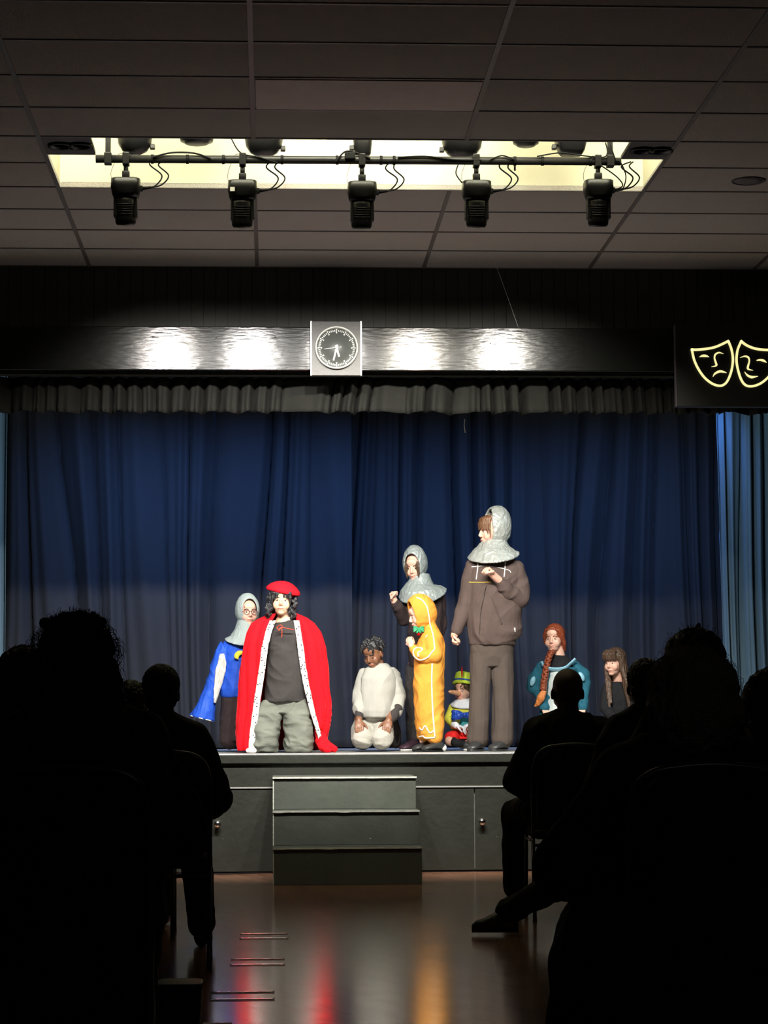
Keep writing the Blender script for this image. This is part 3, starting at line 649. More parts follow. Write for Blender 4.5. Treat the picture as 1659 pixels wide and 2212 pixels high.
def hair_cap(P, T, m, name='hair', low=-.02, front=.03, vol=.012, voxel=.005, wr=.004, extra=None, seed=2, parent=None, sides=True):
    bm = bmesh.new()
    hell(bm, T, (0, .024, .042), (.078+vol, .094+vol, .080+vol)); hell(bm, T, (0, .055, low), (.072+vol*.8, .06+vol, .06))
    if extra:
        sc = T.to_scale()[0]
        for pts, rad in extra: chain(bm, [T @ Vector(p) for p in pts], [r*sc for r in rad], 10)
    return fuse(name, bm, m, parent or P.root, voxel, smooth=2, wr=wr, wf=(45, 45, 20), seed=seed)

# ---- person kneeling in red cape and beret
K = Person(17.5, 615, 'person in red velvet cape and red beret kneeling front left on stage')
T = head_matrix(K.P(609, 1298, -.01), yaw=4, nod=-2, tilt=2, s=1.02)
bm = bmesh.new(); add_head(bm, T, ears=False)
K.limb(bm, [(612, 1315, .02, 15), (615, 1338, .03, 15), (617, 1348, .03, 24)])
K.torso(bm, [(600, 640, 1505, .08, .02), (590, 645, 1440, .09, .02), (586, 648, 1370, .09, .03), (600, 634, 1345, .06, .03)])
for pts in ([(592, 1358, .03, 14), (550, 1420, .08, 12), (545, 1475, .10, 10)], [(645, 1358, .03, 14), (682, 1420, .08, 12), (690, 1475, .10, 10)]): K.limb(bm, pts)
add_hand(bm, K.P(545, 1475, .10), (.1, -.2, -1), (1, 0, 0), (0, -1, 0), .3, .95); add_hand(bm, K.P(690, 1475, .10), (-.1, -.2, -1), (-1, 0, 0), (0, -1, 0), .3, .95)
for x in (578, 642): K.limb(bm, [(x+12 if x < 600 else x-14, 1508, .03, 13), (x, 1600, -.02, 14), (x, 1608, .35, 11), (x, 1610, .42, 9)])
fuse('body', bm, skin_tan, K.root, .0042, smooth=2); face_parts(K, T, closed=False)
bm = bmesh.new(); K.torso(bm, [(573, 663, 1516, .125, .02), (574, 663, 1500, .13, .02), (578, 660, 1440, .13, .02), (580, 658, 1380, .125, .03), (588, 650, 1352, .10, .03), (598, 640, 1341, .07, .035), (600, 636, 1338, .06, .035)])
fuse('shirt', bm, charcoal, K.root, .006, wr=.008, wf=(7, 7, 7), seed=3)
bm = bmesh.new()
K.torso(bm, [(574, 662, 1540, .12, .03), (580, 657, 1508, .09, .02)])
K.torso(bm, [(551, 597, 1622, .10, -.01), (547, 602, 1610, .125, -.01), (548, 601, 1590, .125, -.01), (549, 604, 1560, .115, .0), (556, 610, 1530, .10, .02), (568, 612, 1512, .08, .02)], e=3)
K.torso(bm, [(618, 672, 1622, .10, -.01), (614, 675, 1608, .125, -.01), (616, 674, 1590, .125, -.01), (614, 671, 1560, .115, .0), (610, 668, 1530, .10, .02), (608, 660, 1512, .08, .02)], e=3)
K.limb(bm, [(577, 1600, .05, 22), (580, 1604, .38, 19)]); K.limb(bm, [(642, 1600, .05, 22), (640, 1604, .38, 19)])
o = fuse('trousers', bm, denim, K.root, .006, wr=.012, wf=(7, 7, 13), seed=5)
for v in o.data.vertices: v.co.z = max(v.co.z, .002)
# cape
def cape_edge(tab, y):
    for (y0, *a), (y1, *b2) in zip(tab, tab[1:]):
        if y0 <= y <= y1: f = (y-y0)/(y1-y0); return [p+(q-p)*f for p, q in zip(a, b2)]
    return list(tab[-1][1:])
tab = [(1326, 584, 640, 596, 634), (1336, 562, 662, 591, 640), (1346, 546, 676, 586, 642), (1366, 536, 690, 579, 645), (1400, 528, 701, 571, 650), (1440, 524, 705, 566, 655), (1480, 521, 706, 560, 662), (1510, 519, 710, 555, 669), (1540, 518, 711, 551, 676), (1570, 517, 707, 547, 685), (1595, 517, 700, 544, 692), (1612, 519, 700, 543, 696), (1622, 520, 704, 545, 700)]
bm = bmesh.new(); rows = []; edL = []; edR = []; NU = 72
for j in range(60):
    y = 1326 + (1622-1326)*j/59; wl, wr_, xl_, xr_ = cape_edge(tab, y); f = j/59
    a = K.P(wl, y); b2 = K.P(wr_, y); l = K.P(xl_, y); r = K.P(xr_, y); c = (a+b2)/2; rx = (b2.x-a.x)/2; row = []
    ryf = .15*min(1, .4+f*3); ryb = .10+.30*f
    tl = math.acos(max(-1, min(1, (l.x-c.x)/rx))); tr = math.acos(max(-1, min(1, (r.x-c.x)/rx)))
    # from the left front edge (angle -tl, front) round the back to the right front edge
    A0 = -tl; A1 = -tr+2*math.pi
    A0, A1 = -tr, tl - 2*math.pi + 0  # clockwise through the back
    for i in range(NU+1):
        th = (-tr) + ((2*math.pi - tl + tr))*i/NU   # right edge -> side -> back -> left side -> left edge
        x = c.x + rx*math.cos(th); sy = math.sin(th)
        yy = K.Y + .04 + (ryf if sy < 0 else ryb)*sy
        fold = (.008+.02*f)*math.sin(th*17+1.5*math.sin(j*.12))*(1 if 0 < i < NU else 0)
        q = Vector((x+fold*math.cos(th), yy+fold*sy, a.z)); q.z = max(q.z, ZS+.006); row.append(q)
    edR.append(row[0].copy()); edL.append(row[-1].copy()); rows.append(row)
grid(bm, rows); cp = link('cape', bm, red_velvet, K.root); s = cp.modifiers.new('s', 'SOLIDIFY'); s.thickness = .012; s.offset = 0
bake(cp)
for v in cp.data.vertices:
    q = v.co*9; v.co += v.normal*.006*noise.noise(Vector((q.x, q.y, q.z*.5)))
for nm, E, sx in (('left', edL, -1), ('right', edR, 1)):
    bm = bmesh.new(); r2 = []
    for j, p in enumerate(E[3:]):
        wdt = (.025 if sx < 0 else .023*(1-.45*max(0, j-30)/30)); nn = .003*noise.noise(p*40); rr = []
        for k in range(14):
            t = 2*math.pi*k/14; rr.append(p + Vector((math.cos(t)*(wdt+nn), -.012+math.sin(t)*.014, 0)) + Vector((-sx*.004, -.006, 0)))
        r2.append(rr)
    loft(bm, r2); link('fur_trim', bm, fur, cp)
bm = bmesh.new()
for pts, rad in (([(545, 1618, -.1, 7), (536, 1621, -.16, 5), (549, 1621, -.14, 6)], 0),): K.limb(bm, pts)
o = fuse('fur_hem', bm, fur, cp, .005)
bm = bmesh.new(); K.limb(bm, [(694, 1600, .02, 12), (706, 1613, -.02, 10), (716, 1615, -.05, 7), (722, 1618, -.06, 5)]); K.limb(bm, [(690, 1580, .02, 9), (698, 1610, -.05, 11), (708, 1619, -.1, 6)])
o = fuse('cape_train', bm, red_velvet, cp, .005, wr=.008, wf=(25, 25, 25))
for o in (o,):
    for v in o.data.vertices: v.co.z = max(v.co.z, .002)
# bow at the neck
bm = bmesh.new()
for pts in ([(598, 1357, -.14), (606, 1352, -.16), (610, 1357, -.16), (601, 1361, -.16), (598, 1357, -.15)], [(610, 1357, -.16), (622, 1360, -.16), (634, 1362, -.14)], [(608, 1357, -.16), (609, 1368, -.165), (608, 1379, -.165)], [(606, 1357, -.16), (602, 1365, -.165)]):
    tube(bm, spline([K.P(*q) for q in pts], 5), .006, 8, .5)
link('ribbon_bow', bm, orange_ribbon, K.root)
# wig and beret
bm = bmesh.new(); rnd = random.Random(4)
hell(bm, T, (0, .03, .03), (.092, .09, .085)); hell(bm, T, (0, .06, -.04), (.085, .05, .09))
for sx in (-1, 1):
    for kk in range(13):
        x = sx*rnd.uniform(.070, .105); y = rnd.uniform(-.05, .05); z = .05-kk*.014+rnd.uniform(-.01, .01)
        pts = [(x*.8, y, z+.02), (x+sx*.008, y-.01, z), (x+sx*.016*math.sin(kk*2), y-.014, z-.02), (x-sx*.004, y-.008, z-.035)]
        chain(bm, [T @ Vector(p) for p in pts], [.013, .014, .011, .005], 8)
for kk, (x0_, x1_, z1_) in enumerate(((-.06, -.052, .0), (-.04, -.03, .018), (-.015, -.035, .024), (.01, .02, .022), (.03, .045, .012), (.055, .062, -.005), (.062, .07, -.03), (-.066, -.07, -.03))):
    chain(bm, [T @ Vector((x0_, -.055, .075)), T @ Vector(((x0_+x1_)/2, -.088, .05)), T @ Vector((x1_, -.088 if abs(x1_) < .05 else -.065, z1_))], [.013, .010, .004], 8)
fuse('wig', bm, wig_hair, K.root, .004, smooth=1, wr=.004, wf=(50, 50, 30))
bm = bmesh.new(); Tb = T @ Matrix.Translation(Vector((.006, .01, .088))) @ Matrix.Rotation(math.radians(8), 4, 'X') @ Matrix.Rotation(math.radians(5), 4, 'Y')
rings_ = []
for r, z in ((.001, .064), (.035, .060), (.070, .048), (.100, .028), (.124, .004), (.132, -.012), (.126, -.024), (.108, -.026), (.096, -.022), (.094, -.036), (.098, -.040)):
    rings_.append([Tb @ Vector((r*math.cos(2*math.pi*k/36)*(1 + .03*math.sin(k)), r*.95*math.sin(2*math.pi*k/36), z - .012*(r/.13)**2*(math.cos(2*math.pi*k/36)))) for k in range(36)])
loft(bm, rings_); link('beret', bm, red_felt, K.root)

# ---- kneeling person in blue tunic and grey hood, glasses
B = Person(18.0, 510, 'person in blue tunic, grey hood and glasses left of the red cape')
T = head_matrix(B.P(535, 1323, 0), yaw=-14, nod=-2, tilt=0, s=.98)
bm = bmesh.new(); add_head(bm, T)
B.limb(bm, [(532, 1345, .02, 15), (530, 1372, .03, 15)]); B.torso(bm, [(498, 545, 1520, .08), (492, 550, 1440, .09), (495, 552, 1400, .08), (515, 545, 1375, .05)])
B.limb(bm, [(498, 1402, .02, 13), (472, 1455, .0, 11), (455, 1498, -.02, 9)]); B.limb(bm, [(550, 1402, .02, 13), (566, 1465, .05, 11), (566, 1515, .0, 9)])
add_hand(bm, B.P(454, 1500, -.02), (-.35, .1, -1), (.8, 0, -.2), (0, -1, 0), .4, .9); add_hand(bm, B.P(566, 1518, 0), (0, -.3, -1), (-1, 0, 0), (0, -1, 0), .4, .9)
for x in (505, 545): B.limb(bm, [(x, 1510, .02, 20), (x, 1598, -.03, 14), (x, 1604, .38, 11)])
fuse('body', bm, skin_fair, B.root, .0045, smooth=2); face_parts(B, T, brow=brown_hair)
hood(B, T, plain_grey, 40, 1.0, top=.012, opz=.004, drape=[(514, 548, 1340, .085, .02, 0), (511, 552, 1350, .095, .01, 0), (508, 555, 1362, .105, .0, -.01), (498, 562, 1377, .14, 0, -.01, .02), (486, 574, 1383, .16, 0, -.01, .05)], seed=4, wr=.0015)
bm = bmesh.new()
for x in (-1, 1):
    c = [T @ Vector((x*.031 + .024*math.cos(a*.524), -.099, -.004+.019*math.sin(a*.524))) for a in range(13)]; tube(bm, c, .0022, 6)
    tube(bm, [T @ Vector((x*.055, -.098, 0)), T @ Vector((x*.078, -.03, .002))], .002, 6)
tube(bm, [T @ Vector((-.008, -.1, 0)), T @ Vector((.008, -.1, 0))], .002, 6)
link('glasses', bm, mat('dark_red_frames', (.09, .01, .03), .3), B.root)
bm = bmesh.new()
B.torso(bm, [(478, 560, 1506, .12, 0), (474, 562, 1488, .125), (482, 560, 1450, .115), (484, 558, 1415, .11), (486, 562, 1395, .105), (498, 556, 1380, .08)])
B.limb(bm, [(494, 1397, .0, 15), (483, 1425, -.01, 17)]); B.limb(bm, [(553, 1397, .0, 15), (566, 1430, .03, 15), (568, 1480, .02, 14), (568, 1510, 0, 16)])
o = fuse('tunic', bm, blue_satin, B.root, .006, wr=.006, wf=(9, 9, 9), seed=8)
# flared sleeve: open bell running out to the wrist
bm = bmesh.new(); rg = []
for (x0_, y0_, x1_, y1_, dp) in ((478, 1388, 496, 1418, .06), (467, 1405, 489, 1430, .065), (459, 1430, 483, 1448, .07), (450, 1462, 474, 1475, .075), (442, 1490, 466, 1500, .08), (432, 1512, 464, 1520, .095), (422, 1530, 463, 1540, .11), (412, 1546, 462, 1558, .12)):
    a = B.P(x0_, y0_); b2 = B.P(x1_, y1_); c = (a+b2)/2; ax = (b2-a)/2
    rg.append([c + ax*math.cos(2*math.pi*k/32)*(1+.03*math.sin(k*2.1)) + Vector((0, dp*math.sin(2*math.pi*k/32), 0)) for k in range(32)])
grid(bm, rg, closed=True); sl = fuse('bell_sleeve', bm, blue_satin, B.root, .0045, solid=.007, smooth=2, wr=.006, wf=(16, 10, 7), seed=2)
bm = bmesh.new(); tube(bm, rg[-1]+[rg[-1][0]], .005, 8); link('sleeve_edging', bm, white_trim, sl)
bm = bmesh.new(); rows = []
for (x0_, x1_, y) in ((476, 484, 1413), (471, 489, 1432), (466, 488, 1450), (464, 482, 1470), (463, 476, 1490), (463, 470, 1508), (463, 466, 1518)):
    rows.append([B.P(x0_+(x1_-x0_)*k/8, y, -.085+.006*math.sin(k*1.1+y*.05)) for k in range(9)])
grid(bm, rows); lining = fuse('sleeve_lining', bm, silver_satin, sl, .004, solid=.008, smooth=2, wr=.003)
bm = bmesh.new(); B.torso(bm, [(476, 556, 1600, .12, 0), (475, 558, 1560, .12), (478, 560, 1500, .11)]); B.limb(bm, [(500, 1560, 0, 24), (497, 1596, -.03, 22), (500, 1600, .38, 16)]); B.limb(bm, [(540, 1560, 0, 24), (540, 1596, -.03, 22), (540, 1600, .38, 16)])
o = fuse('trousers', bm, brownblack, B.root, .007, wr=.005)
for v in o.data.vertices: v.co.z = max(v.co.z, .002)
bm = bmesh.new()
rows = []
for k in range(13):
    t = math.radians(20+k*15.0); po = (519+12*math.cos(t), 1419-12*math.sin(t)); pi_ = (524+8*math.cos(t), 1423-8*math.sin(t))
    rows.append([B.P(po[0], po[1], -.128), B.P(pi_[0], pi_[1], -.132)])
grid(bm, rows); o = link('yellow_emblem', bm, mat('yellow_felt', (.8, .65, .05), .7), B.root); s = o.modifiers.new('s', 'SOLIDIFY'); s.thickness = .012

# ---- kneeling boy in white shirt
Wb = Person(18.0, 808, 'kneeling person in white long-sleeved shirt with hands on pale trousers')
T = head_matrix(Wb.P(806, 1412, -.03), yaw=30, nod=24, tilt=-4, s=.95)
bm = bmesh.new(); add_head(bm, T)
Wb.limb(bm, [(814, 1428, .02, 14), (818, 1446, .03, 15)]); Wb.torso(bm, [(785, 848, 1545, .09), (786, 848, 1480, .09), (792, 846, 1455, .07)])
Wb.limb(bm, [(790, 1462, .03, 12), (776, 1510, .0, 10), (774, 1555, -.12, 7.5)]); Wb.limb(bm, [(848, 1462, .03, 12), (860, 1510, .0, 10), (838, 1556, -.12, 7.5)])
add_hand(bm, Wb.P(774, 1554, -.14), (.02, -.45, -.9), (0, .7, -.6), (1, 0, 0), .22, 1.0, .1); add_hand(bm, Wb.P(838, 1554, -.14), (-.25, -.45, -.9), (0, .7, -.6), (-1, 0, 0), .22, 1.0, .1)
for x in (786, 830): Wb.limb(bm, [(x, 1555, .2, 20), (x, 1592, -.1, 14), (x, 1606, .25, 10)])
fuse('body', bm, skin_brown, Wb.root, .004, smooth=2); face_parts(Wb, T, closed=True)
bm = bmesh.new(); rnd = random.Random(9); hell(bm, T, (0, .03, .05), (.084, .092, .075))
for kk in range(46):
    a = rnd.uniform(0, 6.28); e = rnd.uniform(.1, 1.3); d = Vector((math.cos(a)*math.cos(e), math.sin(a)*math.cos(e), math.sin(e)))
    q = Vector((d.x*.085, .025+d.y*.095, .05+d.z*.075)); n_ = Vector((d.x, d.y, d.z)); dn = Vector((rnd.uniform(-.3, .3), rnd.uniform(-.3, .1), -.8))
    chain(bm, [T @ q, T @ (q+n_*.016+dn*.01), T @ (q+n_*.018+dn*.035), T @ (q+n_*.010+dn*rnd.uniform(.045, .07))], [.011, .010, .008, .004], 8)
fuse('hair', bm, black_hair, Wb.root, .004, smooth=1, wr=.002)
bm = bmesh.new()
Wb.torso(bm, [(782, 846, 1548, .125), (778, 850, 1535, .135), (780, 852, 1495, .125), (780, 854, 1465, .12, .01), (788, 848, 1447, .10, .02), (802, 838, 1438, .07, .02), (806, 834, 1436, .055, .02)])
Wb.limb(bm, [(790, 1460, .03, 16), (779, 1500, .01, 15), (776, 1535, -.06, 12)]); Wb.limb(bm, [(846, 1460, .03, 17), (860, 1505, .01, 15), (852, 1535, -.06, 14)])
fuse('shirt', bm, white_jersey, Wb.root, .0055, wr=.011, wf=(7, 7, 5), seed=12)
for pts in ([(775, 1536, -.07, 8.5), (774, 1547, -.10, 9)], [(856, 1532, -.06, 13), (848, 1548, -.09, 11), (843, 1556, -.1, 8)]):
    bm = bmesh.new(); Wb.limb(bm, pts); fuse('cuff', bm, charcoal, Wb.root, .004, wr=.002)
bm = bmesh.new(); Wb.limb(bm, [(795, 1556, .18, 22), (783, 1576, .0, 23), (782, 1594, -.12, 23), (784, 1600, .2, 19)]); Wb.limb(bm, [(828, 1556, .18, 22), (826, 1576, .0, 23), (824, 1594, -.12, 23), (826, 1600, .2, 19)])
Wb.torso(bm, [(778, 846, 1565, .11, .06), (782, 844, 1550, .10, .04)])
o = fuse('trousers', bm, cream_cotton, Wb.root, .0055, wr=.007, wf=(8, 8, 10), seed=13)
for v in o.data.vertices: v.co.z = max(v.co.z, .002)
bm = bmesh.new(); Wb.limb(bm, [(852, 1556, .25, 10), (860, 1585, .3, 11), (858, 1605, .3, 12)]); o = fuse('jacket_tied_behind', bm, charcoal, Wb.root, .006, wr=.005)
for v in o.data.vertices: v.co.z = max(v.co.z, .002)

# ---- standing person in black with silver hood, behind the ginger suit
S = Person(18.3, 915, 'person in black with grey shiny hood and raised fist behind ginger costume')
T = head_matrix(S.P(896, 1223, -.02), yaw=22, nod=16, tilt=0, s=.98)
bm = bmesh.new(); add_head(bm, T)
S.limb(bm, [(906, 1245, .03, 14), (915, 1268, .04, 15)]); S.torso(bm, [(892, 945, 1440, .09, .03), (890, 948, 1350, .09, .03), (888, 952, 1290, .09, .03), (900, 940, 1270, .06, .03)])
S.limb(bm, [(890, 1290, .03, 13), (872, 1338, -.02, 10.5), (851, 1303, -.14, 7.5), (848, 1297, -.15, 7.5)]); S.limb(bm, [(946, 1290, .04, 13), (954, 1345, .10, 10.5), (942, 1400, .10, 8)])
add_hand(bm, S.P(850, 1303, -.14), (-.25, -.25, 1), (.8, -.6, .1), (.2, -1, 0), 1.45, 1.05, 1); add_hand(bm, S.P(942, 1402, .10), (0, -.3, -1), (-1, 0, 0), (0, -1, 0), .5, 1)
for x in (895, 935): S.limb(bm, [(x+4, 1440, .03, 19), (x, 1520, .02, 14), (x, 1598, .04, 9)])
fuse('body', bm, skin_fair, S.root, .0045, smooth=2); face_parts(S, T, smile=1.2)
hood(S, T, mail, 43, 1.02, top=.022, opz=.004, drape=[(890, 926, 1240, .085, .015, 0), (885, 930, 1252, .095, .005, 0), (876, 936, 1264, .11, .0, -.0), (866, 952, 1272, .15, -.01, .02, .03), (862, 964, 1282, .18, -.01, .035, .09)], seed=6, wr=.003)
bm = bmesh.new(); rnd = random.Random(3)
for sx in (-1, 1):
    for kk in range(3): chain(bm, [T @ Vector((sx*(.05-.01*kk), -.075, .05)), T @ Vector((sx*(.06-.012*kk), -.083, .01)), T @ Vector((sx*(.058-.006*kk), -.08, -.05)), T @ Vector((sx*.05, -.08, -.09))], [.006, .006, .005, .003], 8)
fuse('hair', bm, brown_hair, S.root, .003, smooth=1)
bm = bmesh.new(); S.torso(bm, [(884, 955, 1440, .12, .02), (882, 954, 1380, .12, .02), (882, 956, 1310, .12, .02), (886, 954, 1285, .10, .03), (900, 942, 1268, .07, .03)])
S.limb(bm, [(892, 1292, .03, 17), (872, 1338, -.02, 14), (857, 1312, -.12, 11), (853, 1306, -.13, 10)]); S.limb(bm, [(946, 1292, .04, 17), (954, 1345, .10, 14), (943, 1396, .10, 11)])
fuse('jumper', bm, brownblack, S.root, .006, wr=.006, seed=15)
bm = bmesh.new(); S.torso(bm, [(886, 952, 1455, .12, .02), (886, 952, 1425, .115, .02)]); S.limb(bm, [(898, 1450, .03, 22), (893, 1520, .02, 17), (893, 1596, .04, 13)]); S.limb(bm, [(936, 1450, .03, 22), (938, 1520, .02, 18), (940, 1596, .04, 14)])
fuse('trousers', bm, charcoal, S.root, .007, wr=.006)
shoe(S, [(900, 1600, .03), (866, 1612, -.14)], .09, mat('plum_sneaker', (.06, .03, .045), .5)); shoe(S, [(945, 1600, .04), (940, 1612, -.2)], .09)

# ---- child in ginger suit
G = Person(17.7, 925, 'child in orange-brown hooded suit with white piping standing in profile')
T = head_matrix(G.P(908, 1328, -.02), yaw=78, nod=16, tilt=0, s=.92)
bm = bmesh.new(); add_head(bm, T, ears=False)
G.limb(bm, [(915, 1345, .0, 13), (922, 1365, .0, 14)]); G.torso(bm, [(900, 945, 1480, .08), (902, 948, 1420, .08), (908, 946, 1380, .06)])
G.limb(bm, [(925, 1380, -.09, 10), (938, 1420, -.11, 8), (892, 1404, -.12, 6.5), (886, 1396, -.12, 6.5)]); G.limb(bm, [(925, 1380, .09, 10), (915, 1415, .10, 8), (892, 1398, .04, 6.5)])
add_hand(bm, G.P(889, 1398, -.115), (-.45, .1, .9), (.4, .6, 0), (-.3, 1, 0), .9, .82, .7); add_hand(bm, G.P(893, 1397, .02), (-.6, -.5, .5), (0, 0, 1), (0, -1, 0), .9, .8, .7)
for x, d in ((915, .07), (935, -.06)): G.limb(bm, [(x-1, 1480, d, 12), (x, 1545, d, 12), (x, 1600, d, 8)])
fuse('body', bm, skin_fair, G.root, .004, smooth=2); face_parts(G, T, brow=lightbrown_hair)
sh = hood(G, T, ginger, 50, 1.10, top=.02, opz=.0, back=.0, drape=None, seed=9, wr=.003, name='suit_hood', thick=.01)
bm = bmesh.new()
G.torso(bm, [(912, 954, 1596, .09, -.02), (900, 957, 1575, .115, 0), (897, 958, 1540, .125), (893, 958, 1480, .13), (896, 959, 1430, .13), (900, 960, 1400, .13), (908, 957, 1376, .12), (913, 946, 1360, .085), (912, 942, 1348, .075), (914, 940, 1338, .07)])
G.limb(bm, [(930, 1385, -.09, 15), (936, 1415, -.115, 17), (918, 1420, -.13, 14), (903, 1416, -.13, 11), (892, 1404, -.12, 9)]); G.limb(bm, [(925, 1385, .09, 14), (916, 1418, .11, 13), (898, 1402, .05, 9)])
G.limb(bm, [(917, 1560, .07, 20), (915, 1588, .07, 14)]); G.limb(bm, [(938, 1560, -.06, 20), (938, 1590, -.06, 17)])
fuse('suit', bm, ginger, G.root, .0055, wr=.006, wf=(9, 9, 7), seed=17)
def piping(name, pts, dd, w=1.6): return G.line(name, [(x, y, dd) if len(q) == 0 else (x, y, q[0]) for x, y, *q in pts], w, white_trim)
def on_front(P_, pts, mates, name, w, m, off=.003, k=6):
    """lay a cord on the nearest surface in front, by casting along +Y"""
    from mathutils.bvhtree import BVHTree
    trees = []
    for o in mates:
        O = P_.root.location
        trees.append(BVHTree.FromPolygons([v.co + O for v in o.data.vertices], [p.vertices[:] for p in o.data.polygons]))
    out = []
    for q in spline([P_.P(x, y, 0) for x, y in pts], k):
        best = None
        for t in trees:
            h = t.ray_cast(Vector((q.x, P_.Y-1, q.z)), Vector((0, 1, 0)))
            if h[0] is not None and (best is None or h[0].y < best.y): best = h[0]
        if best is not None: out.append(Vector((q.x, best.y-off, q.z)))
    if len(out) < 2: return None
    bm = bmesh.new(); tube(bm, out, w*P_.s, 8); return link(name, bm, m, P_.root)
gm = [o for o in G.root.children if o.name.startswith('suit')]
on_front(G, [(898, 1292), (910, 1298), (920, 1312), (924, 1330), (928, 1352), (933, 1372), (935, 1396)], gm, 'white_piping', 1.5, white_trim)
on_front(G, [(935, 1396), (935, 1404), (928, 1412), (920, 1422), (905, 1427), (893, 1420), (890, 1408), (898, 1400), (910, 1402), (906, 1408), (900, 1411), (901, 1420)], gm, 'sleeve_piping', 1.5, white_trim)
on_front(G, [(931, 1434), (930, 1470), (931, 1510), (934, 1560), (937, 1592)], gm, 'leg_piping', 1.6, white_trim)
on_front(G, [(905, 1572), (910, 1577), (916, 1568), (922, 1578), (928, 1583), (936, 1576)], gm, 'ankle_piping', 1.4, white_trim)
on_front(G, [(905, 1592), (912, 1590), (918, 1594), (937, 1593)], gm, 'hem_piping', 1.4, white_trim)
bm = bmesh.new(); c_ = G.P(903, 1359, -.08)
for q in (-1, 1):
    for w_ in (-1, 0, 1): chain(bm, [c_, c_+Vector((q*.018, -.002, .008*w_)), c_+Vector((q*.036, .004*w_, .017*w_-.004))], [.007, .010, .008], 8)
    chain(bm, [c_, c_+Vector((q*.012, 0, -.03))], [.006, .008], 8)
fuse('green_bow', bm, green_ribbon, G.root, .003, smooth=1)
bm = bmesh.new(); ell(bm, G.P(903, 1369, -.05), (.016, .02, .016)); link('red_button', bm, red_felt, G.root)
shoe(G, [(956, 1604, -.03), (912, 1614, -.12)], .085, shoe_black, sole=rubber); shoe(G, [(935, 1604, .09), (893, 1612, .03)], .085, shoe_black, sole=rubber)
bm = bmesh.new(); q_ = G.P(958, 1610, -.04); q_.z = ZS+.03; ell(bm, q_, (.022, .035, .028)); link('white_shoe_heel', bm, shoe_white, G.root)

# ---- seated child with yellow-green hat and long costume nose
N = Person(18.5, 995, 'seated child with yellow-green feathered hat, long false nose and blue bow')
T = head_matrix(N.P(1002, 1492, 0), yaw=36, nod=2, tilt=0, s=.86)
bm = bmesh.new(); add_head(bm, T); N.limb(bm, [(1004, 1508, .02, 11), (1004, 1520, .02, 12)]); N.torso(bm, [(982, 1022, 1590, .08), (982, 1022, 1540, .08), (990, 1018, 1522, .05)])
N.limb(bm, [(982, 1530, .0, 9), (970, 1560, -.04, 7), (990, 1572, -.15, 6)]); N.limb(bm, [(1022, 1530, .0, 9), (1030, 1560, -.04, 7), (1006, 1572, -.15, 6)])
N.limb(bm, [(985, 1592, 0, 13), (966, 1600, -.22, 10), (1000, 1609, -.25, 7)]); N.limb(bm, [(1015, 1592, 0, 13), (1032, 1602, -.2, 10), (990, 1609, -.2, 7)])
fuse('body', bm, skin_fair, N.root, .004, smooth=2); face_parts(N, T, brow=brown_hair, smile=2)
bm = bmesh.new(); a = T @ Vector((0, -.09, -.025)); b2 = N.P(968, 1495, -.16); tube(bm, spline([a, a.lerp(b2, .5)+Vector((0, 0, .002)), b2], 5), [.021, .02, .019, .018, .0175, .017, .016, .0155, .015, .014, .009], 14); ell(bm, b2, (.012, .012, .010)); link('costume_nose', bm, nose_m, N.root)
hair_cap(N, T, brown_hair, vol=.008, extra=[([(.07, .0, .03), (.08, -.01, -.02)], [.015, .01]), ([(-.07, -.03, .03), (-.078, -.04, -.01)], [.015, .008]), ([(-.03, -.06, .065), (-.05, -.08, .035)], [.02, .008]), ([(.03, -.06, .065), (.02, -.085, .04)], [.02, .008])])
Th = T @ Matrix.Translation(Vector((0, .012, .062))) @ Matrix.Rotation(math.radians(-6), 4, 'X')
bm = bmesh.new(); rg = []
for r, z in ((.118, .0), (.112, .012), (.098, .03), (.094, .055), (.088, .085), (.084, .105), (.07, .112), (.002, .108)): rg.append([Th @ Vector((r*math.cos(2*math.pi*k/32), r*1.05*math.sin(2*math.pi*k/32), z-.006*math.cos(4*math.pi*k/32))) for k in range(32)])
loft(bm, rg); link('hat', bm, lime, N.root)
bm = bmesh.new(); rg = [[Th @ Vector((r*math.cos(2*math.pi*k/32), r*1.05*math.sin(2*math.pi*k/32), z-.006*math.cos(4*math.pi*k/32))) for k in range(32)] for r, z in ((.1015, .028), (.0985, .044))]; loft(bm, rg); link('hat_band', bm, blue_band, N.root)
bm = bmesh.new(); fp = [N.P(995, y, -.125) for y in (1466, 1460, 1453, 1446, 1440)]; tube(bm, fp, [.004, .012, .017, .013, .003], 10, .4); link('feather', bm, red_felt, N.root)
bm = bmesh.new(); N.torso(bm, [(976, 1028, 1580, .10), (974, 1028, 1550, .11), (976, 1026, 1528, .10), (986, 1020, 1516, .07)]); N.limb(bm, [(980, 1530, .0, 11), (969, 1553, -.04, 10), (978, 1565, -.10, 9)]); N.limb(bm, [(1022, 1530, .0, 11), (1031, 1553, -.04, 10), (1022, 1565, -.10, 9)])
fuse('shirt', bm, yellow_cloth, N.root, .005, wr=.004)
bm = bmesh.new(); N.torso(bm, [(982, 1020, 1578, .112), (982, 1022, 1552, .118), (984, 1020, 1545, .113)]); fuse('waistcoat', bm, mat('teal_waistcoat', (.03, .30, .32), .6, bump=.3), N.root, .005)
bm = bmesh.new(); rg = []
for r, z in ((.04, 1508), (.075, 1513), (.105, 1521), (.108, 1524)):
    c = N.P(1002, z, -.01); rr = ring(c, r, r*1.0, 32, 2); 
    for v in rr: v.z -= max(0, -(v.y-c.y))*.25
    rg.append(rr)
grid(bm, rg, closed=True); fuse('collar', bm, white_cloth, N.root, .004, solid=.008, smooth=2, wr=.002)
bm = bmesh.new()
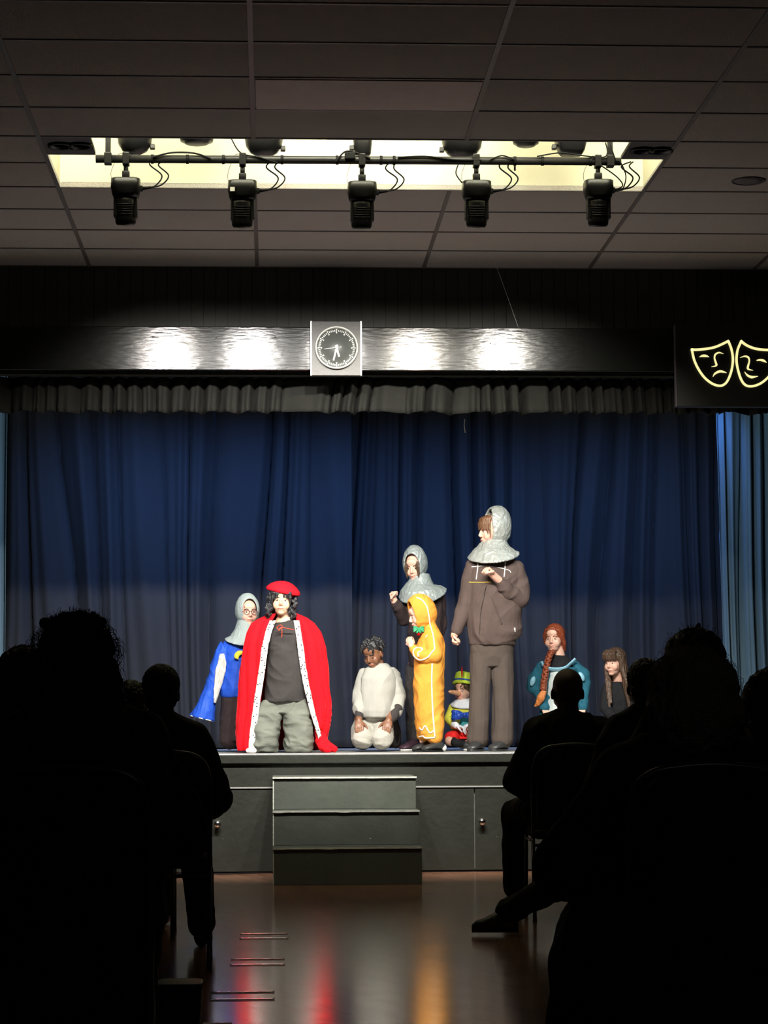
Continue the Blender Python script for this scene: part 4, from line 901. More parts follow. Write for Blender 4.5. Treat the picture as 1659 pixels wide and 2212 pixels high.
for sx in (-1, 1):
    c = N.P(1000, 1545, -.15)
    for kk in range(3): chain(bm, [c, c+Vector((sx*.05, -.01, .012*(kk-1))), c+Vector((sx*.088, 0, .026*(kk-1)))], [.014, .022, .016])
ell(bm, N.P(1000, 1545, -.17), (.018, .018, .02)); fuse('blue_bow', bm, blue_bow_m, N.root, .004, wr=.004, wf=(35, 35, 35))
bm = bmesh.new(); add_hand(bm, N.P(981, 1567, -.13), (1, -.4, -.25), (0, 0, -1), (0, -1, 0), .5, .85); N.limb(bm, [(979, 1565, -.12, 8), (983, 1568, -.14, 7)]); fuse('glove', bm, white_cloth, N.root, .003)
bm = bmesh.new(); add_hand(bm, N.P(1019, 1565, -.13), (-1, -.5, -.1), (0, 0, -1), (0, -1, 0), .5, .85); N.limb(bm, [(1021, 1563, -.12, 8), (1016, 1567, -.14, 7)]); fuse('glove', bm, white_cloth, N.root, .003)
bm = bmesh.new(); N.torso(bm, [(974, 1030, 1596, .13, -.02), (976, 1028, 1578, .11)]); N.limb(bm, [(985, 1590, -.02, 13), (970, 1594, -.18, 14)]); N.limb(bm, [(1012, 1590, -.02, 13), (1026, 1596, -.18, 14)]); fuse('shorts', bm, red_short, N.root, .005, wr=.004)
bm = bmesh.new(); N.limb(bm, [(970, 1598, -.18, 11), (978, 1604, -.26, 9), (1002, 1608, -.27, 7)]); N.limb(bm, [(1028, 1600, -.18, 11), (1015, 1606, -.22, 9), (992, 1610, -.2, 7)]); fuse('leggings', bm, black_cloth, N.root, .005)
shoe(N, [(996, 1600, -.26), (1018, 1612, -.30)], .07)

# ---- tall person in silver hood and dark hoodie
H = Person(17.8, 1065, 'tall person in silver hood, dark brown hoodie and flared trousers, fist at chest')
T = head_matrix(H.P(1063, 1147, 0), yaw=72, nod=4, tilt=0, s=1.05)
bm = bmesh.new(); add_head(bm, T)
H.limb(bm, [(1060, 1172, .02, 15), (1065, 1200, .03, 17)]); H.torso(bm, [(1030, 1095, 1390, .10), (1028, 1100, 1300, .10), (1026, 1106, 1230, .09), (1040, 1095, 1208, .06)])
H.limb(bm, [(1026, 1228, .0, 14), (1006, 1305, -.02, 11), (982, 1368, -.05, 8.5), (980, 1374, -.06, 8)]); H.limb(bm, [(1108, 1232, .0, 14), (1124, 1300, -.04, 11.5), (1070, 1255, -.20, 8.5), (1056, 1244, -.24, 8)])
add_hand(bm, H.P(981, 1369, -.055), (-.15, -.35, -1), (.9, -.3, 0), (0, -1, 0), 1.15, 1.05, .9); add_hand(bm, H.P(1060, 1248, -.22), (-.6, -.35, .55), (-.2, -.3, -1), (-.6, -.6, 1), 1.4, 1.15, 1)
for x0_, x1_ in ((1042, 1034), (1085, 1086)): H.limb(bm, [(x0_, 1392, .01, 21), ((x0_+x1_)/2, 1490, -.01, 15), (x1_, 1600, .03, 9)])
fuse('body', bm, skin_fair, H.root, .0045, smooth=2); face_parts(H, T, brow=lightbrown_hair)
hood(H, T, mail_silver, 64, 1.06, top=.028, peak=.03, opz=.008, back=.012, drape=[(1046, 1094, 1160, .08, .03, 0), (1040, 1094, 1172, .10, .02, 0), (1034, 1098, 1180, .11, .015, 0), (1020, 1108, 1190, .16, .0, .01, .02), (1010, 1121, 1200, .20, -.01, .02, .07)], seed=10, wr=.0045, thick=.008)
bm = bmesh.new()
rnd = random.Random(31)
for kk in range(17):
    x = -.072+kk*.009; cy = -math.sqrt(max(.02, 1-(x/.084)**2)); e_ = rnd.uniform(-.006, .012)
    chain(bm, [T @ Vector((x*.8, -.025+cy*.02, .108)), T @ Vector((x*.95, cy*.078, .092)), T @ Vector((x, cy*.098, .055)), T @ Vector((x*1.04+.004, cy*.101, .020+e_-(.06 if abs(x) > .055 else .02*(abs(x)/.055))))], [.010, .0125, .009, .003], 8)
fuse('fringe', bm, lightbrown_hair, H.root, .0035, smooth=1, wr=.002, wf=(60, 60, 15))
bm = bmesh.new()
H.torso(bm, [(1014, 1112, 1392, .125), (1012, 1112, 1384, .14), (1010, 1124, 1370, .155), (1008, 1126, 1320, .155), (1012, 1122, 1270, .145), (1014, 1124, 1230, .13), (1026, 1112, 1210, .10), (1044, 1092, 1196, .07)])
H.limb(bm, [(1024, 1228, .0, 19), (1008, 1290, -.01, 17), (995, 1335, -.03, 13), (985, 1362, -.05, 10)]); H.limb(bm, [(1110, 1230, .0, 20), (1123, 1268, -.03, 19), (1120, 1295, -.06, 17), (1095, 1280, -.13, 14), (1068, 1254, -.19, 10)])
fuse('hoodie', bm, hoodie_m, H.root, .006, wr=.012, wf=(6, 6, 5), seed=20)
bm = bmesh.new(); rg = [ring(H.P((a_+b_)/2, y_)+Vector((0, d_, 0)), (b_-a_)/2*H.s, r_, 40, 2.3) for a_, b_, y_, r_, d_ in ((1016, 1112, 1394, .125, 0), (1014, 1114, 1388, .135, 0), (1014, 1116, 1374, .148, 0), (1016, 1114, 1370, .14, 0))]; loft(bm, rg); fuse('waistband', bm, hoodie_m, H.root, .006, wr=.002)
hm = [o for o in H.root.children if o.name.startswith('hoodie')]
for nm, pts, m_, w_ in (('drawstring', [(1031, 1214), (1029, 1230), (1026, 1254)], white_trim, 1.3), ('drawstring', [(1090, 1205), (1088, 1225), (1085, 1249)], white_trim, 1.3), ('chest_piping', [(1017, 1226), (1040, 1225), (1062, 1227), (1085, 1231), (1097, 1235), (1100, 1240)], white_trim, .9), ('yellow_chest_piping', [(1011, 1259), (1035, 1260), (1057, 1260)], mat('yellow_cord', (.7, .5, .08), .6), .9), ('zip', [(1047, 1262), (1042, 1290), (1035, 1325), (1032, 1375)], chrome, .8), ('pocket_edge', [(1056, 1290), (1068, 1320), (1080, 1350)], hoodie_m, 1.2)):
    on_front(H, pts, hm, nm, w_, m_, .004)
p = H.P(1108, 1362, -.115); bm = bmesh.new(); box(bm, p.x-.005, p.x+.005, p.y-.02, p.y, p.z-.016, p.z+.016); link('white_tag', bm, white_trim, H.root, smooth=False)
bm = bmesh.new(); H.torso(bm, [(1024, 1100, 1440, .085), (1016, 1108, 1405, .11), (1016, 1108, 1390, .115)])
H.limb(bm, [(1041, 1412, .0, 25), (1036, 1490, -.01, 21), (1034, 1560, .0, 22), (1032, 1595, .02, 24)]); H.limb(bm, [(1083, 1412, .0, 25), (1086, 1490, .0, 22), (1086, 1560, .01, 22), (1084, 1594, .03, 24)])
o = fuse('trousers', bm, trouser_m, H.root, .006, wr=.007, wf=(8, 8, 3), seed=22)
for v in o.data.vertices: v.co.z = max(v.co.z, .035)
shoe(H, [(1040, 1604, .03), (1012, 1614, -.14)], .095, sole=shoe_black); shoe(H, [(1094, 1604, .05), (1060, 1612, -.12)], .10, sole=shoe_black)

# ---- girl with red braid
A = Person(18.6, 1205, 'person with long red braid in teal dress seated stage right behind bald man')
T = head_matrix(A.P(1197, 1380, 0), yaw=22, nod=0, tilt=0, s=.98)
bm = bmesh.new(); add_head(bm, T); A.limb(bm, [(1205, 1402, .02, 13), (1208, 1420, .02, 14)]); A.torso(bm, [(1180, 1235, 1560, .09), (1178, 1238, 1470, .09), (1184, 1234, 1435, .07)])
A.limb(bm, [(1178, 1440, .0, 12), (1160, 1485, -.02, 9), (1172, 1530, -.1, 7)]); A.limb(bm, [(1240, 1440, .0, 12), (1262, 1485, .0, 9), (1255, 1530, -.1, 7)])
add_hand(bm, A.P(1172, 1530, -.1), (.3, -.6, -.7), (0, 0, -1), (1, 0, 0), .4, .9); add_hand(bm, A.P(1255, 1530, -.1), (-.3, -.6, -.7), (0, 0, -1), (-1, 0, 0), .4, .9)
for sx in (-1, 1): A.limb(bm, [(1208+sx*18, 1575, .05, 19), (1208+sx*22, 1596, -.3, 14), (1208+sx*14, 1604, .05, 10)])
fuse('body', bm, skin_fair, A.root, .0045, smooth=2); face_parts(A, T, brow=red_hair, smile=1.5)
hair_cap(A, T, red_hair, vol=.010, low=-.03, extra=[([(-.05, -.05, .07), (-.075, -.03, .03), (-.08, .0, -.03)], [.02, .016, .012]), ([(.05, -.05, .07), (.077, -.03, .03), (.083, .01, -.04), (.07, .05, -.09)], [.02, .018, .018, .02]), ([(0, -.06, .09), (.04, -.07, .07)], [.016, .01]), ([(0, -.06, .09), (-.04, -.07, .07)], [.016, .01])], wr=.0015)
bm = bmesh.new(); bp_ = spline([A.P(1192, 1406, -.06), A.P(1183, 1418, -.13), A.P(1176, 1445, -.14), A.P(1171, 1475, -.14), A.P(1170, 1490, -.14)], 10); n = len(bp_)
for st_ in range(3):
    pts = [q + Vector((.019*math.sin(i*.62+st_*2.094), -.016*math.cos(2*(i*.62+st_*2.094)), 0)) for i, q in enumerate(bp_)]; chain(bm, pts, [.0125]*n, 8)
br_ = link('braid', bm, red_hair, A.root)
bm = bmesh.new(); A.limb(bm, [(1170, 1495, -.14, 6), (1164, 1508, -.14, 8.5), (1158, 1520, -.13, 5), (1152, 1526, -.12, 1.5)]); fuse('braid_tail', bm, mat('orange_hair', (.6, .2, .05), .4, bump=.5, bscale=80), A.root, .003, wr=.002, wf=(60, 60, 10))
bm = bmesh.new(); ell(bm, A.P(1170, 1492, -.14), (.022, .022, .012)); link('hair_tie', bm, black_cloth, A.root)
bm = bmesh.new(); A.torso(bm, [(1182, 1236, 1470, .105), (1180, 1238, 1440, .105), (1186, 1232, 1425, .085), (1194, 1226, 1416, .055)]); fuse('black_top', bm, black_cloth, A.root, .005, wr=.003)
bm = bmesh.new(); A.torso(bm, [(1150, 1270, 1600, .20), (1160, 1256, 1560, .15), (1172, 1246, 1520, .125), (1170, 1248, 1480, .125), (1168, 1250, 1452, .12), (1171, 1247, 1444, .105)])
A.limb(bm, [(1172, 1442, .0, 13), (1158, 1468, -.02, 18), (1152, 1484, -.03, 14), (1162, 1494, -.04, 11), (1172, 1528, -.1, 9)]); A.limb(bm, [(1242, 1442, .0, 13), (1258, 1462, -.01, 17), (1264, 1476, -.02, 13), (1262, 1490, -.03, 11), (1255, 1528, -.1, 9)])
o = fuse('dress', bm, teal_cloth, A.root, .006, wr=.008, wf=(9, 9, 9), seed=30)
for v in o.data.vertices: v.co.z = max(v.co.z, .002)
bm = bmesh.new(); A.torso(bm, [(1178, 1230, 1555, .15, -.03), (1178, 1226, 1520, .13, -.02), (1178, 1228, 1480, .128, -.02), (1178, 1230, 1450, .12, -.015)]); fuse('apron_front', bm, pale_grey, A.root, .005, wr=.004)
for pts in ([(1166, 1430), (1172, 1440), (1184, 1446), (1200, 1447), (1216, 1444), (1228, 1435), (1240, 1424)],): 
    q = [A.P(x, y, -.142 if 1180 < x < 1225 else -.10) for x, y in pts]; bm = bmesh.new(); tube(bm, spline(q, 6), .024, 12, .45); link('pale_blue_neckline', bm, ltblue, A.root)
for (x, y) in ((1148, 1472), (1253, 1462)): bm = bmesh.new(); ell(bm, A.P(x, y, -.09), (.022, .02, .042), Matrix.Rotation(.3 if x < 1200 else -.5, 3, 'Y')); link('sleeve_puff', bm, ltblue, A.root)

# ---- girl with long brown hair
F = Person(18.7, 1325, 'person with long straight brown hair and fringe, leaning forward at stage right')
T = head_matrix(F.P(1327, 1430, -.02), yaw=42, nod=6, tilt=0, s=.96)
bm = bmesh.new(); add_head(bm, T); F.limb(bm, [(1333, 1450, .02, 12), (1338, 1468, .04, 13)]); F.torso(bm, [(1312, 1362, 1575, .09, .05), (1312, 1364, 1510, .09, .05), (1318, 1358, 1475, .06, .04)])
F.limb(bm, [(1314, 1490, .02, 11), (1304, 1530, -.06, 9), (1325, 1556, -.2, 7)]); F.limb(bm, [(1362, 1490, .02, 11), (1368, 1530, -.06, 9), (1348, 1556, -.2, 7)])
add_hand(bm, F.P(1325, 1555, -.2), (.8, -.5, -.1), (0, 0, -1), (0, -1, 0), .4, .9); add_hand(bm, F.P(1348, 1555, -.2), (-.8, -.5, -.1), (0, 0, -1), (0, -1, 0), .4, .9)
for sx in (-1, 1): F.limb(bm, [(1338+sx*16, 1580, .05, 19), (1338+sx*20, 1582, -.3, 15), (1338+sx*14, 1602, .0, 10)])
fuse('body', bm, skin_fair, F.root, .0045, smooth=2); face_parts(F, T, brow=brown_hair)
bm = bmesh.new(); hell(bm, T, (0, .026, .04), (.086, .098, .084)); hell(bm, T, (0, .06, -.03), (.078, .055, .09))
for kk in range(12):
    x = -.055+kk*.010; chain(bm, [T @ Vector((x*.8, -.05, .10)), T @ Vector((x, -.088, .075)), T @ Vector((x*1.05, -.100+abs(x)*.3, .035)), T @ Vector((x*1.1, -.100+abs(x)*.5, .016))], [.012, .011, .008, .004], 8)
for kk in range(26):
    f = kk/25; a_ = math.radians(-62+f*304)      # round the back of the head from the left temple to the right
    hx = math.sin(a_)*-.083; hy = .02-math.cos(a_)*-.001; hx = -math.cos(math.radians(-20+f*220))*.083; hy = .01+math.sin(math.radians(-20+f*220))*.085
    top = T @ Vector((hx*.9, hy, .05)); mid = T @ Vector((hx*1.02, hy, -.05))
    ex = F.P(1313+f*50+2*math.sin(kk*2.3), 1545-(kk*7 % 4)*9, -.13+.22*math.sin(f*3.14)); ex2 = mid.lerp(ex, .45); ex2.x += .006*math.sin(kk)
    chain(bm, [top, mid, ex2, ex], [.017, .019, .019, .006], 8)
fuse('long_hair', bm, brown_hair, F.root, .004, smooth=1, wr=.003, wf=(60, 60, 6))
bm = bmesh.new(); F.torso(bm, [(1305, 1368, 1600, .16), (1308, 1366, 1560, .12, .04), (1308, 1368, 1500, .11, .04), (1318, 1358, 1474, .07, .04)]); F.limb(bm, [(1314, 1490, .02, 14), (1304, 1530, -.06, 12), (1322, 1554, -.18, 9)]); F.limb(bm, [(1362, 1490, .02, 14), (1368, 1530, -.06, 12), (1350, 1554, -.18, 9)])
F.limb(bm, [(1322, 1580, .0, 18), (1320, 1584, -.3, 16)]); F.limb(bm, [(1354, 1580, .0, 18), (1354, 1584, -.3, 16)])
o = fuse('dark_clothes', bm, black_cloth, F.root, .006, wr=.005)
for v in o.data.vertices: v.co.z = max(v.co.z, .002)
bm = bmesh.new(); ell(bm, F.P(1336, 1560, -.36), (.07, .06, .045)); fuse('folded_cloth', bm, mat('grey_lilac_cloth', (.2, .19, .24), .8), F.root, .005, wr=.006)

# ---- far left child, almost hidden
L = Person(18.6, -8, 'person in green-collared costume seated at far left stage edge, mostly hidden')
T = head_matrix(L.P(-4, 1458, 0), yaw=-20, nod=4, s=.9)
bm = bmesh.new(); add_head(bm, T); L.limb(bm, [(-6, 1478, .02, 12), (-6, 1500, .02, 14)]); L.torso(bm, [(-32, 20, 1600, .11), (-30, 18, 1520, .09), (-24, 12, 1500, .06)]); L.limb(bm, [(-28, 1515, 0, 10), (-38, 1560, 0, 8), (-16, 1585, -.12, 6)]); L.limb(bm, [(16, 1515, 0, 10), (26, 1560, 0, 8), (4, 1585, -.12, 6)])
for sx in (-1, 1): L.limb(bm, [(-6+sx*14, 1594, .0, 15), (-6+sx*22, 1598, -.25, 12), (-6+sx*5, 1608, -.28, 8)])
fuse('body', bm, skin_fair, L.root, .006, smooth=2); face_parts(L, T); hair_cap(L, T, lightbrown_hair)
bm = bmesh.new(); L.torso(bm, [(-36, 24, 1606, .13), (-34, 22, 1540, .11), (-32, 22, 1510, .10), (-18, 8, 1492, .06)]); L.limb(bm, [(-28, 1515, 0, 13), (-38, 1560, 0, 11)]); L.limb(bm, [(16, 1515, 0, 13), (26, 1560, 0, 11)]); fuse('costume', bm, green_cloth, L.root, .007, wr=.004)
# ---------------------------------------------------------------- chairs (one built, the rest copied with their parts)
def make_chair():
    r = bpy.data.objects.new('banquet_chair', None); COL.objects.link(r); r['category'] = 'chair'; r['group'] = 'metal-framed black chairs of the audience'
    r.empty_display_size = .1
    bm = bmesh.new(); box(bm, -.215, .215, -.02, .43, .43, .48, .018); link('seat', bm, dark_aud, r)
    bm = bmesh.new(); rg = []
    for z, hw, y in ((.50, .19, -.03), (.56, .205, -.035), (.75, .21, -.06), (.86, .195, -.075), (.905, .15, -.08), (.915, .08, -.082)):
        rg.append([Vector((-hw, y-.018, z)), Vector((0, y-.026, z)), Vector((hw, y-.018, z)), Vector((hw, y+.018, z)), Vector((0, y+.02, z)), Vector((-hw, y+.018, z))])
    loft(bm, rg); link('backrest', bm, dark_aud, r)
    bm = bmesh.new(); pts = [Vector(p) for p in ((-.225, -.01, .44), (-.225, -.035, .56), (-.228, -.06, .75), (-.21, -.078, .87), (-.16, -.084, .92), (-.08, -.086, .935), (0, -.087, .94), (.08, -.086, .935), (.16, -.084, .92), (.21, -.078, .87), (.228, -.06, .75), (.225, -.035, .56), (.225, -.01, .44))]
    tube(bm, spline(pts, 4), .011, 10); link('back_frame', bm, frame_m, r)
    for sx in (-1, 1):
        bm = bmesh.new(); tube(bm, [Vector((sx*.225, -.01, .44)), Vector((sx*.225, -.06, .02)), Vector((sx*.225, -.062, .0))], [.011, .011, .013], 10); link('leg', bm, frame_m, r)
        bm = bmesh.new(); tube(bm, [Vector((sx*.215, .40, .44)), Vector((sx*.215, .44, .02)), Vector((sx*.215, .442, 0))], [.011, .011, .013], 10); link('leg', bm, frame_m, r)
    bm = bmesh.new(); tube(bm, [Vector((-.22, -.02, .40)), Vector((.22, -.02, .40))], .009, 8); tube(bm, [Vector((-.22, .0, .42)), Vector((-.215, .4, .42))], .009, 8); tube(bm, [Vector((.22, .0, .42)), Vector((.215, .4, .42))], .009, 8)
    link('stretcher', bm, frame_m, r); return r
frame_m = mat('dull_chair_metal', (.09, .09, .09), .3, metal=.8)
CH = make_chair(); used = [False]
def place_chair(x, y, label, rz=0):
    if not used[0]: o = CH; used[0] = True
    else:
        o = CH.copy(); COL.objects.link(o)
        for c in CH.children:
            d = c.copy(); COL.objects.link(d); d.parent = o
    o.location = (x, y, 0); o.rotation_euler = (0, 0, rz); o['label'] = label; o.pop('group', None)
    return o
# ---------------------------------------------------------------- audience, seated and facing the stage
def audience(px, top, Y, label, chair_label, cloth_m, hair_m, hw=.078, kind='short', sw=.215, lean=0, legs=None, turn=0, hh=.235, elbows=.07, ear=True, coat=0, arms='lap'):
    p = W(px, top, Y); A = Person(Y, px, label, floor=0); x = p.x; zt = p.z
    A.root.location = Vector((x, Y, 0)); A.z0 = 0
    hz = zt - .115 - (.01 if kind != 'bald' else 0); sh = zt-.315
    Tm = Matrix.Translation((x+lean*.3, Y+.02, hz)) @ Matrix.Rotation(math.pi+math.radians(turn), 4, 'Z') @ Matrix.Scale(hw/.078*(1 if kind != 'long' else 1), 4)
    bm = bmesh.new(); add_head(bm, Tm, ears=ear)
    chain(bm, [Vector((x+lean*.3, Y+.01, hz-.06)), Vector((x, Y, sh+.02))], [.058, .07])
    loft(bm, [ring((x, Y+.02, z), a, b2, 24) for z, a, b2 in ((.50, .15, .11), (.6, .15, .11), (sh-.15, .16, .11), (sh-.03, .15, .09), (sh, .07, .06))])
    L = legs or {}
    kn = [Vector((x-.14, Y+.42, .56)), Vector((x+.14, Y+.42, .56))]; an = [Vector((x-.14, Y+.50, .09)), Vector((x+.14, Y+.50, .09))]
    if 'L' in L: kn[0], an[0] = L['L']
    if 'R' in L: kn[1], an[1] = L['R']
    hp = [Vector((x-.10, Y+.04, .585)), Vector((x+.10, Y+.04, .585))]
    wr = []
    for i, s in enumerate((-1, 1)):
        S_ = Vector((x+s*(sw-.05), Y, sh-.02)); E_ = Vector((x+s*(sw+elbows), Y+.08, sh-.28)); Wr = Vector((x+s*.12, Y+.32, .62))
        wr.append((S_, E_, Wr)); chain(bm, [S_, E_, Wr], [.05, .042, .03]); add_hand(bm, Wr, (-s*.4, 1, -.2), (0, 0, -1), (-s, 0, 0), .4, 1)
        chain(bm, [hp[i], kn[i], an[i]], [.075, .055, .04])
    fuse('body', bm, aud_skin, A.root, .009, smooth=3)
    bm = bmesh.new(); c = coat
    loft(bm, [ring((x, Y+.02, z), a+c, b2+c*.6, 28, 2.6) for z, a, b2 in ((.50, .19, .15), (.62, .185, .15), (.75, .185, .15), (sh-.18, .20, .145), (sh-.07, sw-.02, .13), (sh-.01, sw*.72, .10), (sh+.035, .105, .085), (sh+.06, .07, .072))])
    for (S_, E_, Wr), s in zip(wr, (-1, 1)): chain(bm, [Vector((x+s*.03, Y+.01, sh+.055)), S_+Vector((-s*.02, 0, 0)), E_, Wr], [.05, .070+c*.5, .062+c*.7, .042])
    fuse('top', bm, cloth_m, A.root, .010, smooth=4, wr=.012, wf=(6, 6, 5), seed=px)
    bm = bmesh.new(); loft(bm, [ring((x, Y+.05, z), a, b2, 24) for z, a, b2 in ((.495, .18, .15), (.57, .19, .16), (.64, .17, .14))])
    for i in range(2): chain(bm, [hp[i], kn[i], an[i]+Vector((0, 0, .02))], [.095, .075, .062])
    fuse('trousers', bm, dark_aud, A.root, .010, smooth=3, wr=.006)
    for i in range(2):
        d = an[i]-kn[i]; 
        fw = Vector((d.x*.6, max(.25, d.y*.3+.9), 0)).normalized() if 'foot' not in L or i else Vector(L['foot']).normalized()
        a = an[i]-fw*.05; fh = 1.35 if ('foot' in L and i == 0) else 1; rg = []; sd = Vector((-fw.y, fw.x, 0)); zb = max(.004, an[i].z-.09)
        for f, wd, h in ((0, .5, .06), (.03, .8, .085), (.08, .9, .09), (.14, .95, .075), (.20, 1.05, .055), (.25, .9, .045), (.275, .4, .03)):
            q = a+fw*f*(.85 if fh > 1 else 1); rg.append([Vector((q.x, q.y, zb))+sd*.045*wd*math.cos(2*math.pi*k/14)+Vector((0, 0, .002+h*fh*.5*(1+math.sin(2*math.pi*k/14)))) for k in range(14)])
        bm = bmesh.new(); loft(bm, rg); link('shoe', bm, shoe_black, A.root)
    if kind != 'bald':
        bm = bmesh.new(); rnd = random.Random(int(px)+5)
        if kind == 'short':
            hell(bm, Tm, (0, .022, .040), (.080, .096, .086)); hell(bm, Tm, (0, .055, -.015), (.072, .058, .07))
            fuse('hair', bm, hair_m, A.root, .006, smooth=1, wr=.006, wf=(60, 60, 60), seed=px)
        elif kind == 'bob':
            hell(bm, Tm, (0, .025, .025), (.118, .118, .108)); hell(bm, Tm, (0, .05, -.040), (.130, .108, .095)); hell(bm, Tm, (0, .05, -.085), (.108, .09, .07))
            fuse('hair', bm, hair_m, A.root, .008, smooth=2, wr=.010, wf=(30, 30, 18), seed=px)
        elif kind in ('long', 'messy'):
            k_ = 1.0
            hell(bm, Tm, (0, .025, .045), (.092*k_, .105*k_, .088*k_)); hell(bm, Tm, (0, .06, -.06), (.105*k_, .08, .12)); hell(bm, Tm, (0, .085, -.16), (.115*k_, .06, .12))
            if kind == 'messy':
                for s in (-1, 1):
                    for kk in range(9):
                        q = Vector((s*(rnd.uniform(.068, .088)+.005*kk), rnd.uniform(0, .08), .0-.024*kk)); chain(bm, [Tm @ q, Tm @ (q+Vector((s*.016, .01, -.05))), Tm @ (q+Vector((s*rnd.uniform(.012, .035), .02, -.11)))], [.022, .022, .010], 8)
                for kk in range(10):
                    a = rnd.uniform(.75, 2.4); q = Vector((math.cos(a)*.084, .02, .045+math.sin(a)*.080)); chain(bm, [Tm @ q, Tm @ (q+Vector((rnd.uniform(-.03, .03), .02, .004)))], [.016, .010], 8)
            h_ = fuse('hair', bm, hair_m, A.root, .007, smooth=1, wr=.010, wf=(35, 35, 12), seed=px)
        if kind in ('messy', 'bob', 'long'):
            # loose flyaway strands
            bm = bmesh.new(); r0 = {'messy': .104, 'bob': .118, 'long': .097}[kind]
            for kk in range({'messy': 420, 'bob': 120, 'long': 60}[kind]):
                a = rnd.uniform(-.9, math.pi+.9); yy = rnd.uniform(-.03, .10); q = Vector((math.cos(a)*r0*.93, yy, .035+math.sin(a)*(.098 if a > 0 and a < math.pi else .17)))
                d = Vector((math.cos(a)*.5, rnd.uniform(-.3, .3), math.sin(a)*.5)); g = Vector((0, 0, -.03)); L_ = rnd.uniform(.015, .04)
                pts = [Tm @ q, Tm @ (q+d*L_+Vector((rnd.uniform(-.01, .01), 0, rnd.uniform(-.006, .01)))), Tm @ (q+d*L_*1.3+g*rnd.uniform(.4, 1.2)+Vector((rnd.uniform(-.015, .015), 0, 0)))]
                tube(bm, spline(pts, 3), .0007, 3, cap=False)
            tag(link('flyaway_strands', bm, hair_m, A.root), kind='stuff')
    place_chair(x, Y-.19, chair_label)
    return A, Tm
V = Vector
L1, _t = audience(165, 1346, 6.5, 'person with voluminous messy long hair, nearest the camera at left, seen from behind', 'chair under the person with voluminous messy hair at near left', dark_aud, aud_hair, kind='messy', hw=.085, sw=.245, elbows=.06, coat=.015)
A2, T2 = audience(348, 1437, 10.2, 'person with short curly hair and knitted jumper sitting at the left side of the aisle', 'chair under the short-haired person at the left side of the aisle', brown_aud, aud_hair, kind='short', hw=.079, sw=.215, elbows=.03, coat=.01,
    legs={'R': (V((W(420, 1800, 10.7).x, 10.75, .52)), V((W(436, 2000, 10.95).x, 10.95, .09)))})
audience(283, 1472, 11.6, 'person with round dark hair between the messy-haired and short-haired people', 'chair under the round-haired person behind the messy hair', dark_aud, aud_hair, kind='short', hw=.080)
audience(52, 1405, 8.6, 'person with smooth dark hair at far left, beside the messy-haired person', 'chair under the smooth-haired person at far left', navy_aud, aud_hair, kind='long', hw=.080)
audience(-22, 1478, 9.8, 'person cut off by the left edge of the photo, only a dark head edge showing', 'chair under the person cut off at the left edge', navy_aud, aud_hair, kind='short', hw=.08)
R1, T1 = audience(1226, 1450, 12.5, 'bald person in dark coat sitting nearest the aisle on the right', 'chair with thin metal back frame under the bald person', dark_aud, aud_hair, kind='bald', hw=.088, sw=.235, elbows=.045, coat=.015,
    legs={'L': (V((W(1112, 1760, 12.95).x, 12.95, .55)), V((W(1110, 1950, 13.1).x, 13.05, .10)))})
# one leg of this person is stretched sideways into the aisle
R2, _t = audience(1394, 1428, 10.8, 'person with dark hair and one leg stretched sideways into the aisle', 'chair under the person with the leg stretched into the aisle', dark_aud, aud_hair, kind='short', hw=.084, sw=.205, elbows=.03,
    legs={'L': (V((W(1275, 1880, 11.3).x, 11.25, .34)), V((W(1096, 1985, 11.5).x, 11.45, .10))), 'R': (V((W(1270, 1790, 11.1).x, 11.15, .56)), V((W(1255, 1960, 11.2).x, 11.2, .10))), 'foot': (-1, .15, 0)})
audience(1500, 1380, 8.7, 'person with dark hair and a small topknot behind the large grey head', 'chair under the person with the topknot', dark_aud, aud_hair, kind='long', hw=.094, sw=.22)
tk = bpy.data.objects[[o.name for o in bpy.data.objects if o.name.startswith('person') and 'topknot' in o.get('label', '')][0]]
bm = bmesh.new(); q = lambda x, y: W(x, y, 8.7); chain(bm, [q(1500, 1392), q(1503, 1374), q(1508, 1356), q(1509, 1346)], [.03, .016, .010, .003], 8); fuse('topknot', bm, aud_hair, tk, .005, smooth=1, wr=.004, wf=(60, 60, 40))
R4, _t = audience(1494, 1410, 6.3, 'person with large round grey bob, nearest the camera at right, seen from behind', 'chair under the person with the grey bob at near right', navy_aud, grey_hair, kind='bob', hw=.080, sw=.25, elbows=.10, coat=.035)
audience(1668, 1462, 7.4, 'person cut off by the right edge of the photo with dark rounded hair', 'chair under the person cut off at the right edge', dark_aud, aud_hair, kind='short', hw=.095)
for Q, rows, nm in ((R4, [(1206, 1720, 2372, .27, .02), (1200, 1720, 2212, .26, .02), (1204, 1720, 2060, .25, .02), (1226, 1710, 1985, .24, 0), (1288, 1700, 1905, .24, 0), (1303, 1700, 1760, .24, 0), (1318, 1680, 1670, .20, 0)], 'long_coat'),
    (L1, [(-40, 268, 2330, .26, .0), (-40, 275, 2212, .26, .0), (-40, 290, 2120, .25, 0), (-40, 345, 2080, .24, 0), (-45, 352, 1900, .24, 0), (-45, 372, 1700, .22, 0), (-20, 350, 1640, .18, 0)], 'long_coat')):
    bm = bmesh.new(); Q.torso(bm, [(r_[0], r_[1], r_[2], r_[3], -.02+r_[4]) for r_ in rows], e=2.8); fuse(nm, bm, navy_aud if Q is R4 else dark_aud, Q.root, .012, wr=.02, wf=(5, 5, 3))
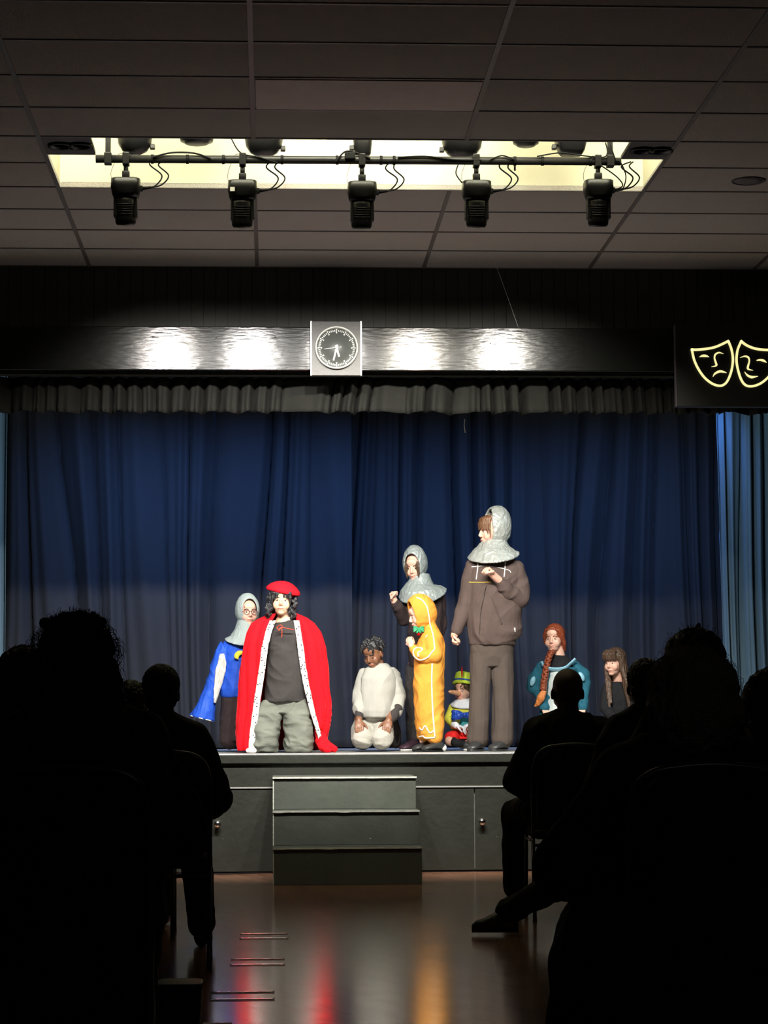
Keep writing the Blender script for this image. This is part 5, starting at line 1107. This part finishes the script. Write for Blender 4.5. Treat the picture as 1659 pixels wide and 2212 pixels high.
# ---------------------------------------------------------------- floor things
for i, (xa_, xb_, yt_, lab) in enumerate([(520, 620, 2010, 'glossy clear film strip on the floor, farthest from the camera'), (501, 613, 2063, 'glossy clear film strip on the floor, second from the stage'), (458, 590, 2132, 'glossy clear film strip on the floor, third from the stage, widest seen whole'), (441, 500, 2197, 'glossy clear film strip on the floor, nearest, cut by the bottom edge')]):
    Yf = FPX*1.05/(yt_-1567.3); a = W(xa_, yt_, Yf); b2 = W(xb_, yt_, Yf); dp = .30
    r = empty('film_strip', ((a.x+b2.x)/2, Yf-dp/2, 0), lab, 'floor strip')
    for nm, y0_, y1_ in (('far_band', Yf-.02, Yf+.02), ('near_band', Yf-dp+.04, Yf-dp+.10)):
        bm = bmesh.new(); rows = []
        for j in range(7):
            y = y0_+(y1_-y0_)*j/6; rows.append([V((a.x+(b2.x-a.x)*k/50+.006*math.sin(j*2+i), y, .004+.0014*math.sin(math.pi*j/6)+.0012*noise.noise(V((k*.5, j*.8, i*3))))) for k in range(51)])
        grid(bm, rows); o = link(nm, bm, film_m, r); s = o.modifiers.new('s', 'SOLIDIFY'); s.thickness = .002
p = W(390, 2170, 8.2); b0 = W(340, 2150, 8.2); b1 = W(437, 2150, 8.2)
r = empty('waste_bin', (p.x, 8.2, 0), 'dark blue-grey bin on the floor beside the aisle at lower left', 'bin')
zt = W(390, 2122, 8.2).z; hx = (b1.x-b0.x)/2; cx_ = (b0.x+b1.x)/2
bm = bmesh.new(); rg = [ring((cx_, 8.2, z), hx*f, .10*f, 40, 5) for z, f in ((.0, .93), (.01, .94), (zt-.02, .99), (zt, 1))] + [ring((cx_, 8.2, z), hx*f, .10*f, 40, 5) for z, f in ((zt, .93), (.012, .88))]
loft(bm, rg); link('bucket', bm, bin_m, r)
bm = bmesh.new(); loft(bm, [ring((cx_, 8.2, z), hx*f, .10*f, 40, 5) for z, f in ((zt-.015, 1.0), (zt-.012, 1.03), (zt+.002, 1.03), (zt+.004, .94))]); link('lid_rim', bm, bin_m, r)
print('objects', len(bpy.data.objects))
